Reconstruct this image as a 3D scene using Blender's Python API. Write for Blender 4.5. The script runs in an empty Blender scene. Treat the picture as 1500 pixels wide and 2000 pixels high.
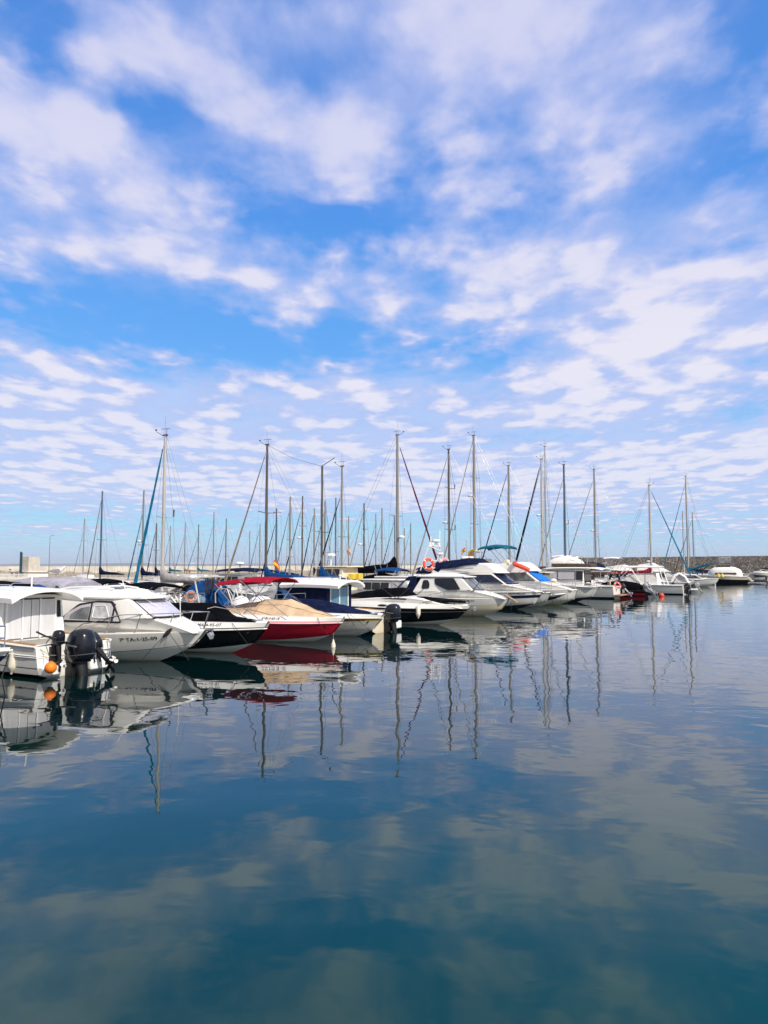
import bpy, bmesh, math, random
from mathutils import Vector, Matrix, noise as mnoise
random.seed(7)
R = math.radians
scene = bpy.context.scene
col = scene.collection

# ------------------------------------------------------------------ camera
CAM_H = 3.0
PITCH = R(4.18)
FPX = 1450.0                      # focal length in photo pixels (2000 tall)
cam_d = bpy.data.cameras.new("camera")
cam_d.sensor_fit = 'VERTICAL'
cam_d.sensor_height = 36.0
cam_d.lens = 36.0 * FPX / 2000.0
cam_d.clip_start = 0.1
cam_d.clip_end = 60000
cam = bpy.data.objects.new("camera", cam_d)
col.objects.link(cam)
cam.location = (0, 0, CAM_H)
cam.rotation_euler = (R(90) + PITCH, 0, 0)
scene.camera = cam

# ------------------------------------------------------------------ sun, sky, exposure
SUN = Vector((0.60, -0.70, 0.82)).normalized()
SUN_EL = math.asin(SUN.z)
SUN_ROT = math.atan2(SUN.x, SUN.y)
sl = bpy.data.lights.new("sun", 'SUN')
sl.energy = 4.5
sl.angle = R(0.6)
sl.color = (1.0, 0.93, 0.84)
so = bpy.data.objects.new("sun", sl)
col.objects.link(so)
so.rotation_euler = SUN.to_track_quat('Z', 'Y').to_euler()
scene.view_settings.view_transform = 'Standard'
scene.view_settings.look = 'None'
scene.view_settings.gamma = 1.0
scene.view_settings.exposure = 0.08


class NT:
    """small helper for node trees"""
    def __init__(self, tree):
        self.t = tree
        self.n = tree.nodes
        self.l = tree.links

    def new(self, typ, **kw):
        nd = self.n.new(typ)
        for k, v in kw.items():
            setattr(nd, k, v)
        return nd

    def put(self, sock, v):
        if isinstance(v, bpy.types.NodeSocket):
            self.l.new(v, sock)
        else:
            sock.default_value = v

    def math(self, op, a, b=None, c=None, clamp=False):
        nd = self.new('ShaderNodeMath', operation=op, use_clamp=clamp)
        self.put(nd.inputs[0], a)
        if b is not None:
            self.put(nd.inputs[1], b)
        if c is not None:
            self.put(nd.inputs[2], c)
        return nd.outputs[0]

    def vmath(self, op, a, b=None):
        nd = self.new('ShaderNodeVectorMath', operation=op)
        self.put(nd.inputs[0], a)
        if b is not None:
            self.put(nd.inputs[1], b)
        return nd

    def smooth(self, v, lo, hi, a=0.0, b=1.0):
        nd = self.new('ShaderNodeMapRange', interpolation_type='SMOOTHSTEP')
        self.put(nd.inputs['Value'], v)
        self.put(nd.inputs['From Min'], lo)
        self.put(nd.inputs['From Max'], hi)
        self.put(nd.inputs['To Min'], a)
        self.put(nd.inputs['To Max'], b)
        return nd.outputs[0]

    def lin(self, v, lo, hi, a=0.0, b=1.0):
        nd = self.new('ShaderNodeMapRange')
        self.put(nd.inputs['Value'], v)
        self.put(nd.inputs['From Min'], lo)
        self.put(nd.inputs['From Max'], hi)
        self.put(nd.inputs['To Min'], a)
        self.put(nd.inputs['To Max'], b)
        return nd.outputs[0]

    def mix(self, f, a, b, blend='MIX'):
        nd = self.new('ShaderNodeMix', data_type='RGBA', blend_type=blend)
        self.put(nd.inputs[0], f)
        self.put(nd.inputs[6], a)
        self.put(nd.inputs[7], b)
        return nd.outputs[2]

    def noise(self, vec, scale, detail=4, rough=0.5, lac=2.0, dist=0.0):
        nd = self.new('ShaderNodeTexNoise')
        self.put(nd.inputs['Vector'], vec)
        nd.inputs['Scale'].default_value = scale
        nd.inputs['Detail'].default_value = detail
        nd.inputs['Roughness'].default_value = rough
        nd.inputs['Lacunarity'].default_value = lac
        nd.inputs['Distortion'].default_value = dist
        return nd.outputs[0]

    def xyz(self, x, y, z):
        nd = self.new('ShaderNodeCombineXYZ')
        self.put(nd.inputs[0], x)
        self.put(nd.inputs[1], y)
        self.put(nd.inputs[2], z)
        return nd.outputs[0]


world = bpy.data.worlds.new("World")
scene.world = world
world.use_nodes = True
W = NT(world.node_tree)
W.n.clear()
w_out = W.new('ShaderNodeOutputWorld')
w_bg = W.new('ShaderNodeBackground')
w_bg.inputs['Strength'].default_value = 0.11
W.l.new(w_bg.outputs[0], w_out.inputs[0])
sky = W.new('ShaderNodeTexSky')
sky.sky_type = 'NISHITA'
sky.sun_disc = False
sky.sun_elevation = SUN_EL
sky.sun_rotation = SUN_ROT
sky.altitude = 0
sky.air_density = 1.0
sky.dust_density = 0.6
sky.ozone_density = 2.0
w_tc = W.new('ShaderNodeTexCoord')
w_dir = w_tc.outputs['Generated']
w_sep = W.new('ShaderNodeSeparateXYZ')
W.l.new(w_dir, w_sep.inputs[0])
dx, dy, dz = w_sep.outputs
az = W.math('ARCTAN2', dx, dy)
el = W.math('ARCSINE', dz)
zz = W.math('MAXIMUM', dz, 0.0)
zc = W.math('ADD', zz, 0.055)
pu = W.math('DIVIDE', dx, zc)
pv = W.math('DIVIDE', dy, zc)
pl = W.xyz(pu, W.math('MULTIPLY', pv, 0.72), 0.0)


def sky_dir(px, py):
    """photo pixel -> azimuth and elevation of that part of the sky"""
    x = (px - 750.0) / FPX
    y = (1000.0 - py) / FPX
    c, s = math.cos(PITCH), math.sin(PITCH)
    v = Vector((x, c - y * s, s + y * c)).normalized()
    return math.atan2(v.x, v.y), math.asin(v.z)


# where the cloud banks (+) and the blue gaps (-) lie: centre, radii in pixels of the photo, amount, tilt
BANKS = [
    (60, 235, 170, 70, .30, 0), (170, 300, 150, 50, .22, -8), (440, 265, 130, 55, .26, 0), (540, 370, 90, 40, .14, 0),
    (670, 260, 110, 60, .18, 0), (690, 340, 70, 45, .12, 0), (370, 60, 260, 75, .22, 0), (20, 90, 90, 60, .10, 0),
    (1010, 80, 330, 150, .34, 0), (1200, 170, 210, 110, .22, 25), (1330, 270, 180, 80, .16, 20),
    (360, 450, 140, 60, .24, 0), (110, 440, 170, 60, .16, 0), (590, 570, 130, 50, .16, 0), (130, 520, 150, 40, .05, 0),
    (20, 660, 80, 45, .18, -15), (780, 465, 90, 45, .07, 0), (880, 390, 90, 45, .16, 0),
    (1010, 520, 110, 45, .30, 0), (1160, 575, 170, 45, .20, 15), (1200, 470, 140, 45, .18, 10), (1440, 410, 80, 45, .30, 0),
    (1420, 560, 150, 50, .30, 20), (1220, 690, 170, 60, .26, 15), (1440, 690, 150, 60, .22, 0), (1060, 410, 80, 35, .12, 0),
    (840, 600, 130, 60, .06, 0), (1230, 800, 260, 45, .22, 0), (690, 765, 260, 40, .20, 0), (110, 770, 180, 50, .16, 0),
    (300, 850, 420, 55, .16, 0), (700, 870, 330, 40, .10, 0), (150, 940, 330, 28, .16, 0), (1420, 880, 200, 40, .16, 0),
    (1150, 930, 330, 45, .16, 0), (700, 950, 330, 30, .10, 0), (1250, 1010, 350, 22, .05, 0),
    (750, 930, 1300, 75, .16, 0), (200, 1035, 420, 9, .25, 0), (1300, 1035, 400, 16, .14, 0),
    (300, 500, 500, 60, .08, 0), (1150, 640, 420, 130, .10, 0), (180, 150, 260, 60, .08, 0), (560, 60, 160, 70, .10, 0),
    # gaps
    (80, 10, 90, 45, -.16, 0), (140, 160, 110, 30, -.20, -25), (290, 205, 110, 40, -.22, 0), (600, 150, 90, 35, -.16, 0),
    (340, 335, 60, 30, -.04, 0), (620, 420, 170, 55, -.20, 0), (830, 320, 130, 60, -.16, 0), (1020, 310, 140, 60, -.10, 0),
    (1300, 160, 70, 35, -.16, 0), (1480, 60, 90, 90, -.18, 0), (260, 630, 300, 55, -.26, 0), (600, 660, 200, 40, -.14, 0),
    (860, 690, 120, 40, -.14, 0), (260, 560, 110, 40, -.14, 0), (950, 640, 60, 40, -.06, 0), (880, 500, 60, 30, -.08, 0),
    (1280, 530, 60, 25, -.16, 0), (1440, 480, 80, 25, -.14, 0), (1080, 850, 220, 26, -.22, 0), (1430, 815, 130, 26, -.20, 8),
    (230, 720, 130, 30, -.08, 0), (420, 900, 160, 18, -.10, 0), (600, 1040, 700, 30, -.22, 0), (1450, 1000, 200, 20, .04, 0),
]
bias = 0.0
for (bx, by, rx, ry, amt, tilt) in BANKS:
    a0, e0 = sky_dir(bx, by)
    ca, sa = math.cos(R(tilt)), math.sin(R(tilt))
    da = W.math('SUBTRACT', az, a0)
    de = W.math('SUBTRACT', el, e0)
    kx, ky = FPX / rx / 1.0, FPX / ry / 1.0
    u = W.math('MULTIPLY_ADD', da, ca * kx, W.math('MULTIPLY', de, sa * kx))
    v = W.math('MULTIPLY_ADD', da, -sa * ky, W.math('MULTIPLY', de, ca * ky))
    q = W.math('MULTIPLY_ADD', u, u, W.math('MULTIPLY', v, v))
    g = W.math('EXPONENT', W.math('MULTIPLY', q, -0.9))
    bias = W.math('MULTIPLY_ADD', g, amt, bias)

# wispy warp, then puffs of two sizes
warp = W.new('ShaderNodeTexNoise')
W.l.new(pl, warp.inputs['Vector'])
warp.inputs['Scale'].default_value = 2.2
warp.inputs['Detail'].default_value = 3
wv = W.vmath('SUBTRACT', warp.outputs[1], (0.5, 0.5, 0.5)).outputs[0]
wsc = W.vmath('SCALE', wv)
wsc.inputs['Scale'].default_value = 0.14
pw = W.vmath('ADD', pl, wsc.outputs[0]).outputs[0]
n_big = W.noise(pw, 1.5, 2, 0.5)
n_puf = W.noise(W.vmath('ADD', pw, (3.1, 7.7, 0)).outputs[0], 6.0, 4, 0.50)
n_fine = W.noise(W.vmath('ADD', pw, (13.1, 2.7, 0)).outputs[0], 17.0, 5, 0.58)
# altocumulus: rounded cells with ragged edges
jit = W.new('ShaderNodeTexNoise')
W.l.new(pl, jit.inputs['Vector'])
jit.inputs['Scale'].default_value = 11.0
jit.inputs['Detail'].default_value = 4
jv = W.vmath('SCALE', W.vmath('SUBTRACT', jit.outputs[1], (0.5, 0.5, 0.5)).outputs[0])
jv.inputs['Scale'].default_value = 0.15
vor = W.new('ShaderNodeTexVoronoi', feature='SMOOTH_F1')
vor.inputs['Scale'].default_value = 5.2
vor.inputs['Smoothness'].default_value = 0.55
W.l.new(W.vmath('ADD', pw, jv.outputs[0]).outputs[0], vor.inputs['Vector'])
cell = W.math('SUBTRACT', 0.62, vor.outputs['Distance'])
# unseen bright cloud overhead and behind the viewer, added for neutral fill light
over = W.smooth(el, R(44), R(60))
behind = W.smooth(dy, 0.15, -0.35)
sheet = W.math('MAXIMUM', over, behind)
dens = W.math('MULTIPLY_ADD', n_big, 0.40, W.math('MULTIPLY', n_puf, 1.0))
dens = W.math('MULTIPLY_ADD', n_fine, 0.26, dens)
dens = W.math('MULTIPLY_ADD', cell, 0.80, dens)
dens = W.math('MULTIPLY_ADD', bias, 0.92, dens)
dens = W.math('MULTIPLY_ADD', sheet, 0.45, dens)
low_band = W.math('MULTIPLY', W.smooth(el, R(17), R(9)), W.smooth(el, R(2.6), R(5.5)))
dens = W.math('MULTIPLY_ADD', low_band, .07, dens)
cover = W.smooth(dens, 0.77, 1.30)
hi = W.smooth(el, R(8), R(38))
dv = W.math('MULTIPLY_ADD', n_big, 0.75, W.math('MULTIPLY', n_fine, 0.30))
dv = W.math('MULTIPLY_ADD', n_puf, 0.35, W.math('ADD', dv, bias))
veil = W.math('MULTIPLY', W.smooth(W.math('MULTIPLY_ADD', low_band, .22, dv), 0.56, 1.08), W.math('MULTIPLY_ADD', hi, -0.22, 0.72))
# clear-air colours (before the background strength)
ramp = W.new('ShaderNodeValToRGB')
W.l.new(W.lin(el, 0.0, R(45)), ramp.inputs[0])
stops = [(0.0, (4.4, 6.2, 8.0)), (0.06, (3.0, 6.3, 8.6)), (0.16, (1.7, 4.9, 8.9)), (0.36, (1.0, 3.7, 8.7)),
         (0.58, (.62, 2.75, 7.9)), (1.0, (.75, 2.2, 6.4))]
ce = ramp.color_ramp.elements
ce[0].position, ce[0].color = stops[0][0], (*[k / 10 for k in stops[0][1]], 1)
ce[1].position, ce[1].color = stops[-1][0], (*[k / 10 for k in stops[-1][1]], 1)
for p_, c_ in stops[1:-1]:
    e_ = ce.new(p_)
    e_.color = (*[k / 10 for k in c_], 1)
tint = W.vmath('SCALE', ramp.outputs[0])
tint.inputs['Scale'].default_value = 10.0
blue = W.mix(0.82, sky.outputs[0], tint.outputs[0])
lit = W.smooth(dens, 1.00, 1.42)
cl = W.mix(lit, (3.9, 4.7, 7.8, 1), (7.7, 7.4, 8.1, 1))
cl = W.mix(W.math('MULTIPLY', hi, 0.62), cl, (4.7, 5.0, 7.5, 1))
cl = W.mix(sheet, cl, (6.6, 6.3, 6.2, 1))
cov = W.math('MULTIPLY', cover, W.math('MULTIPLY_ADD', low_band, -0.20, 0.92))
veiled = W.mix(veil, blue, W.mix(hi, (5.2, 5.9, 8.3, 1), (3.3, 4.2, 7.6, 1)))
final = W.mix(cov, veiled, cl)
W.l.new(final, w_bg.inputs['Color'])
world.cycles.sampling_method = 'MANUAL'
world.cycles.sample_map_resolution = 256

# ------------------------------------------------------------------ materials
def mat(name, c, rough=0.5, metal=0.0, var=0.12, vscale=3.0, bump=0.0, bscale=20.0, ior=1.45, coat=0.0, stretch=(1, 1, 1), rvar=0.08):
    m = bpy.data.materials.new(name)
    m.use_nodes = True
    T = NT(m.node_tree)
    b = T.n['Principled BSDF']
    tc = T.new('ShaderNodeTexCoord')
    mp = T.new('ShaderNodeMapping')
    mp.inputs['Scale'].default_value = stretch
    T.l.new(tc.outputs['Object'], mp.inputs[0])
    n = T.noise(mp.outputs[0], vscale, 5, 0.6)
    lo = tuple(max(0, k * (1 - var)) for k in c) + (1,)
    hi = tuple(min(1, k * (1 + var)) for k in c) + (1,)
    f = T.smooth(n, 0.32, 0.68)
    T.l.new(T.mix(f, lo, hi), b.inputs['Base Color'])
    T.l.new(T.lin(n, 0.3, 0.7, max(0.01, rough - rvar), rough + rvar), b.inputs['Roughness'])
    b.inputs['Metallic'].default_value = metal
    b.inputs['IOR'].default_value = ior
    if rough > .75:
        b.inputs['Specular IOR Level'].default_value = .03
    b.inputs['Coat Weight'].default_value = coat
    b.inputs['Coat Roughness'].default_value = 0.06
    if name.startswith('window_glass'):
        b.inputs['Specular IOR Level'].default_value = .36
    if bump:
        bn = T.new('ShaderNodeBump')
        bn.inputs['Strength'].default_value = bump
        bn.inputs['Distance'].default_value = 0.05 if rough > .75 else 0.02
        T.l.new(T.noise(mp.outputs[0], bscale, 4, 0.6), bn.inputs['Height'])
        T.l.new(bn.outputs[0], b.inputs['Normal'])
    return m


def gelcoat(name, c, dirt=0.46, rough=0.22):
    """glossy hull paint with run-off streaks and a grubby waterline"""
    m = bpy.data.materials.new(name)
    m.use_nodes = True
    T = NT(m.node_tree)
    b = T.n['Principled BSDF']
    tc = T.new('ShaderNodeTexCoord')
    mp = T.new('ShaderNodeMapping')
    mp.inputs['Scale'].default_value = (5, 5, 0.5)
    T.l.new(tc.outputs['Object'], mp.inputs[0])
    st = T.noise(mp.outputs[0], 2.2, 6, 0.65)
    n2 = T.noise(tc.outputs['Object'], 1.3, 4, 0.55)
    sp = T.new('ShaderNodeSeparateXYZ')
    T.l.new(tc.outputs['Object'], sp.inputs[0])
    low = T.smooth(T.math('MULTIPLY_ADD', n2, 0.16, sp.outputs[2]), 0.28, 0.06)
    f = T.math('MULTIPLY', T.smooth(st, 0.50, 0.74), dirt)
    f = T.math('MAXIMUM', f, T.math('MULTIPLY', low, dirt * 1.1))
    grime = (c[0] * .62, c[1] * .56, c[2] * .42, 1) if sum(c) > 0.6 else (c[0] + .02, c[1] + .02, c[2] + .018, 1)
    c1 = T.mix(T.smooth(n2, 0.35, 0.65), (*[k * .95 for k in c], 1), (*c, 1))
    T.l.new(T.mix(f, c1, grime), b.inputs['Base Color'])
    T.l.new(T.math('MULTIPLY_ADD', f, 0.4, rough), b.inputs['Roughness'])
    return m


MT = {
    'white': gelcoat('gelcoat_white', (.80, .785, .75)),
    'bright': gelcoat('gelcoat_bright', (.84, .825, .79), dirt=.18),
    'cream': gelcoat('gelcoat_cream', (.74, .66, .50)),
    'greywhite': gelcoat('gelcoat_grey', (.58, .56, .53)),
    'black': gelcoat('gelcoat_black', (.006, .006, .008), dirt=.3, rough=.12),
    'red': gelcoat('gelcoat_red', (.42, .008, .03), dirt=.12, rough=.2),
    'pink': gelcoat('stripe_pink', (.75, .13, .2), dirt=.1),
    'gold': gelcoat('stripe_gold', (.42, .30, .06), dirt=.1),
    'navyhull': gelcoat('gelcoat_navy', (.008, .016, .05), dirt=.2),
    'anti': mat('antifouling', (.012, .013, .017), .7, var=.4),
    'antiblue': mat('antifouling_blue', (.012, .03, .09), .7, var=.4),
    'antigreen': mat('antifouling_green', (.01, .045, .045), .7, var=.4),
    'greystripe': mat('stripe_grey', (.10, .10, .115), .4),
    'canvasblack': mat('canvas_black', (.0035, .0035, .005), .82, var=.5, bump=.5, bscale=9),
    'navy': mat('canvas_navy', (.008, .013, .042), .85, var=.35, bump=.5, bscale=8),
    'blue': mat('canvas_blue', (.008, .052, .17), .85, var=.25, bump=.5, bscale=8),
    'royal': mat('canvas_royal', (.02, .16, .62), .8, var=.15, bump=.3, bscale=8),
    'teal': mat('canvas_teal', (.012, .12, .19), .85, var=.3, bump=.5, bscale=8),
    'tealsail': mat('sail_strip_teal', (.01, .17, .30), .85, var=.3, bump=.4, bscale=8),
    'beige': mat('canvas_beige', (.56, .41, .27), .88, var=.16, vscale=1.6, bump=.5, bscale=7),
    'tan': mat('canvas_tan', (.30, .24, .17), .88, var=.2, bump=.5, bscale=7),
    'canred': mat('canvas_red', (.29, .011, .028), .85, var=.2, bump=.4, bscale=7),
    'burg': mat('sail_strip_burgundy', (.10, .008, .035), .85, var=.3),
    'lavender': mat('canvas_lavender_grey', (.33, .32, .38), .88, var=.16, vscale=2, bump=.7, bscale=5),
    'greycan': mat('canvas_grey', (.30, .29, .285), .88, var=.2, bump=.6, bscale=6),
    'browncan': mat('canvas_brown', (.09, .065, .05), .88, var=.25, bump=.5, bscale=6),
    'whitecan': mat('canvas_white', (.70, .68, .66), .85, var=.1, bump=.5, bscale=6),
    'alu': mat('mast_aluminium', (.27, .245, .22), .42, metal=.35, var=.1, stretch=(1, 1, .1)),
    'aludark': mat('mast_dark', (.105, .092, .082), .5, metal=.3, var=.15, stretch=(1, 1, .1)),
    'alublue': mat('mast_blue_grey', (.075, .10, .14), .45, metal=.2, var=.15, stretch=(1, 1, .1)),
    'alulight': mat('mast_pale', (.44, .42, .39), .42, metal=.1, var=.08, stretch=(1, 1, .1)),
    'steel': mat('stainless_steel', (.62, .61, .60), .18, metal=.95, var=.05),
    'wire': mat('rigging_wire', (.16, .17, .19), .4, metal=.4, var=.05),
    'glass': mat('window_glass', (.012, .014, .018), .05, var=.3, ior=1.5, rvar=.02),
    'glassblue': mat('window_glass_blue', (.012, .02, .05), .05, var=.3, ior=1.5, rvar=.02),
    'glassgrey': mat('window_glass_grey', (.16, .17, .18), .08, var=.35, vscale=2, ior=1.5, rvar=.02),
    'curtain': mat('window_curtain', (.47, .45, .48), .5, var=.15, stretch=(9, 9, .5), coat=.6),
    'bluecurtain': mat('window_curtain_blue', (.075, .17, .25), .5, var=.3, stretch=(9, 9, .4), coat=.6),
    'shade': mat('windscreen_sunshade', (.50, .50, .58), .45, var=.12, stretch=(4, 4, 1), coat=.5),
    'clear': mat('clear_vinyl', (.42, .42, .44), .15, var=.25, vscale=4, coat=.5),
    'rubber': mat('black_rubber', (.012, .012, .013), .55, var=.2),
    'door': mat('door_panel', (.60, .595, .60), .35, var=.08, stretch=(3, 3, .4)),
    'cowl': mat('outboard_paint', (.006, .008, .014), .25, var=.25, coat=.12),
    'greycowl': mat('outboard_grey', (.33, .34, .37), .3, var=.12, coat=.4),
    'cowlmark': mat('outboard_marking', (.16, .165, .18), .4, var=.1),
    'legblack': mat('outboard_leg', (.006, .007, .010), .45, var=.3),
    'fender': mat('fender_vinyl', (.74, .68, .56), .45, var=.12),
    'orange': mat('buoy_orange', (.85, .20, .012), .45, var=.12),
    'ringred': mat('ring_red', (.75, .07, .04), .55, var=.12),
    'ringpink': mat('ring_faded', (.75, .28, .24), .6, var=.15),
    'ringorange': mat('ring_orange', (.62, .21, .10), .6, var=.15),
    'ringwhite': mat('ring_band', (.75, .72, .68), .6, var=.08),
    'yellow': mat('yellow_plastic', (.62, .45, .04), .55, var=.2),
    'wood': mat('varnished_wood', (.36, .19, .06), .35, var=.25, stretch=(1, 6, 6), coat=.3),
    'teak': mat('teak', (.33, .21, .11), .7, var=.25, stretch=(1, 8, 8)),
    'rope': mat('mooring_rope', (.035, .033, .032), .9, var=.3),
    'ropepale': mat('pale_rope', (.35, .31, .26), .9, var=.3),
    'letter': mat('lettering_black', (.02, .02, .022), .5, var=.1),
    'lettergrey': mat('lettering_grey', (.07, .07, .08), .5, var=.1),
    'flagred': mat('flag_red', (.50, .03, .02), .8, var=.1),
    'flagyellow': mat('flag_yellow', (.75, .45, .03), .8, var=.1),
    'flagfaded': mat('flag_faded', (.55, .36, .26), .8, var=.15),
    'seat': mat('seat_vinyl', (.70, .68, .68), .5, var=.08),
    'skin': mat('skin', (.42, .24, .16), .55, var=.1),
    'hairdark': mat('hair_dark', (.02, .014, .01), .6, var=.3),
    'cloth_dark': mat('shirt_dark', (.010, .012, .026), .9, var=.3),
    'cloth_pale': mat('trousers_pale', (.55, .48, .40), .9, var=.15),
    'cloth_blue': mat('trousers_blue', (.05, .06, .13), .9, var=.2),
    'feather': mat('feathers_white', (.72, .71, .69), .8, var=.08),
    'feathergrey': mat('feathers_grey', (.30, .31, .33), .8, var=.12),
    'featherbrown': mat('feathers_brown', (.16, .12, .09), .8, var=.3),
    'beak': mat('beak_yellow', (.6, .38, .05), .5, var=.1),
    'concrete': mat('concrete', (.46, .43, .38), .85, var=.15, vscale=1.2, bump=.3, bscale=12),
    'concretepale': mat('concrete_pale', (.60, .56, .49), .85, var=.1, vscale=.6, bump=.2, bscale=8),
    'plaster': mat('plaster_white', (.72, .69, .64), .85, var=.07, vscale=1.5),
    'postteal': mat('post_paint', (.012, .05, .075), .45, var=.15),
    'leaf': mat('leaf_green', (.03, .10, .035), .6, var=.4),
    'rock': mat('rock', (.27, .24, .20), .9, var=.3, vscale=2.5, bump=.5, bscale=8),
    'hill': mat('hill_rock', (.20, .22, .24), .95, var=.2, vscale=.0008),
    'snow': mat('snow', (.85, .86, .88), .8, var=.04, vscale=.001),
}


# ------------------------------------------------------------------ mesh building
class MB:
    def __init__(s):
        s.v, s.f, s.m = [], [], []
        s.mats = []

    def mi(s, m):
        if m is None:
            return 0
        mm = MT[m] if isinstance(m, str) else m
        if mm not in s.mats:
            s.mats.append(mm)
        return s.mats.index(mm)

    def add(s, vs, fs, m=None):
        k = len(s.v)
        i = s.mi(m)
        s.v += [tuple(p) for p in vs]
        for f in fs:
            s.f.append(tuple(k + a for a in f))
            s.m.append(i)
        return s

    def grid(s, rows, m=None, closed_u=False, closed_v=False, rowmats=None):
        """rows: list of equal-length point lists"""
        nu, nv = len(rows), len(rows[0])
        k = len(s.v)
        for r in rows:
            s.v += [tuple(p) for p in r]
        i0 = s.mi(m) if m is not None or rowmats is None else 0
        for u in range(nu if closed_u else nu - 1):
            for v in range(nv if closed_v else nv - 1):
                a = k + u * nv + v
                b = k + u * nv + (v + 1) % nv
                c = k + ((u + 1) % nu) * nv + (v + 1) % nv
                d = k + ((u + 1) % nu) * nv + v
                s.f.append((a, b, c, d))
                s.m.append(s.mi(rowmats[v]) if rowmats else i0)
        return s

    def box(s, c, d, m=None, rz=0.0, ry=0.0):
        x, y, z = d[0] / 2, d[1] / 2, d[2] / 2
        M_ = Matrix.Rotation(rz, 3, 'Z') @ Matrix.Rotation(ry, 3, 'Y')
        vs = [M_ @ Vector(p) + Vector(c) for p in
              [(-x, -y, -z), (x, -y, -z), (x, y, -z), (-x, y, -z), (-x, -y, z), (x, -y, z), (x, y, z), (-x, y, z)]]
        return s.add(vs, [(3, 2, 1, 0), (4, 5, 6, 7), (0, 1, 5, 4), (1, 2, 6, 5), (2, 3, 7, 6), (3, 0, 4, 7)], m)

    def tube(s, pts, r, m=None, seg=6, closed=False):
        pts = [Vector(p) for p in pts]
        n = len(pts)
        rs = r if isinstance(r, (list, tuple)) else [r] * n
        rows = []
        up = None
        for i, p in enumerate(pts):
            if closed:
                t = pts[(i + 1) % n] - pts[i - 1]
            else:
                t = pts[min(i + 1, n - 1)] - pts[max(i - 1, 0)]
            if t.length < 1e-9:
                t = Vector((0, 0, 1))
            t.normalize()
            if up is None:
                up = Vector((0, 0, 1)) if abs(t.z) < 0.9 else Vector((1, 0, 0))
            a = t.cross(up)
            if a.length < 1e-6:
                up = Vector((1, 0, 0)) if abs(t.x) < .9 else Vector((0, 1, 0))
                a = t.cross(up)
            a.normalize()
            b = a.cross(t).normalized()
            up = b
            rows.append([p + (a * math.cos(2 * math.pi * k / seg) + b * math.sin(2 * math.pi * k / seg)) * rs[i] for k in range(seg)])
        k0 = len(s.v)
        s.grid(rows, m, closed_u=closed, closed_v=True)
        if not closed:
            i = s.mi(m)
            s.f.append(tuple(k0 + j for j in range(seg)))
            s.m.append(i)
            s.f.append(tuple(k0 + (n - 1) * seg + j for j in reversed(range(seg))))
            s.m.append(i)
        return s

    def lathe(s, prof, seg=12, o=(0, 0, 0), axis=(0, 0, 1), m=None, sc=(1, 1)):
        """prof: list of (r, h) along the axis"""
        ax = Vector(axis).normalized()
        a = ax.orthogonal().normalized()
        b = ax.cross(a)
        o = Vector(o)
        rows = [[o + ax * h + (a * math.cos(2 * math.pi * k / seg) * sc[0] + b * math.sin(2 * math.pi * k / seg) * sc[1]) * max(r, 1e-4)
                 for k in range(seg)] for r, h in prof]
        return s.grid(rows, m, closed_v=True)

    def prism(s, poly, o, ex, ey, en, m=None):
        """polygon in (ex,ey), extruded by en"""
        o, ex, ey, en = Vector(o), Vector(ex), Vector(ey), Vector(en)
        n = len(poly)
        a = [o + ex * x + ey * y for x, y in poly]
        b = [p + en for p in a]
        return s.add(a + b, [tuple(reversed(range(n))), tuple(range(n, 2 * n))] + [(i, (i + 1) % n, n + (i + 1) % n, n + i) for i in range(n)], m)

    def build(s, name, parent=None, m=None, bevel=0.0, angle=40, smooth=True, sub=0, fix=True):
        me = bpy.data.meshes.new(name)
        me.from_pydata(s.v, [], s.f)
        mats = s.mats or ([MT[m] if isinstance(m, str) else m] if m else [])
        for x in mats:
            me.materials.append(x)
        if s.mats:
            me.polygons.foreach_set('material_index', s.m)
        me.validate()
        if fix:
            bm = bmesh.new()
            bm.from_mesh(me)
            bmesh.ops.remove_doubles(bm, verts=bm.verts, dist=2e-4)
            bmesh.ops.recalc_face_normals(bm, faces=bm.faces)
            bm.to_mesh(me)
            bm.free()
        if smooth:
            me.shade_smooth()
            me.set_sharp_from_angle(angle=R(angle))
        o = bpy.data.objects.new(name, me)
        col.objects.link(o)
        if parent:
            o.parent = parent
        if bevel:
            b = o.modifiers.new('bevel', 'BEVEL')
            b.width = bevel
            b.segments = 2
            b.limit_method = 'ANGLE'
            b.angle_limit = R(35)
        if sub:
            d = o.modifiers.new('sub', 'SUBSURF')
            d.levels = d.render_levels = sub
        return o


def tag(o, label=None, cat=None, group=None, kind=None):
    if label:
        o['label'] = label
    if cat:
        o['category'] = cat
    if group:
        o['group'] = group
    if kind:
        o['kind'] = kind
    return o


def thing(name, label, cat, loc=(0, 0, 0), rz=0.0, group=None):
    o = bpy.data.objects.new(name, None)
    o.empty_display_size = 0.3
    col.objects.link(o)
    o.location = loc
    o.rotation_euler = (0, 0, rz)
    return tag(o, label, cat, group)


_c, _s = math.cos(PITCH), math.sin(PITCH)


def ray(px, py):
    x, y = (px - 750.0) / FPX, (1000.0 - py) / FPX
    return Vector((x, _c - y * _s, _s + y * _c))


def on_water(px, py, z=0.0):
    d = ray(px, py)
    k = (z - CAM_H) / d.z
    return Vector((d.x * k, d.y * k, z))


def at(px, py, Y):
    d = ray(px, py)
    k = Y / d.y
    return Vector((d.x * k, Y, CAM_H + d.z * k))


def lerp(a, b, t):
    return a + (b - a) * t


def interp(tab, t):
    if t <= tab[0][0]:
        return tab[0][1]
    for (a, va), (b, vb) in zip(tab, tab[1:]):
        if t <= b:
            k = (t - a) / (b - a)
            k = k * k * (3 - 2 * k)
            return va + (vb - va) * k
    return tab[-1][1]


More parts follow.
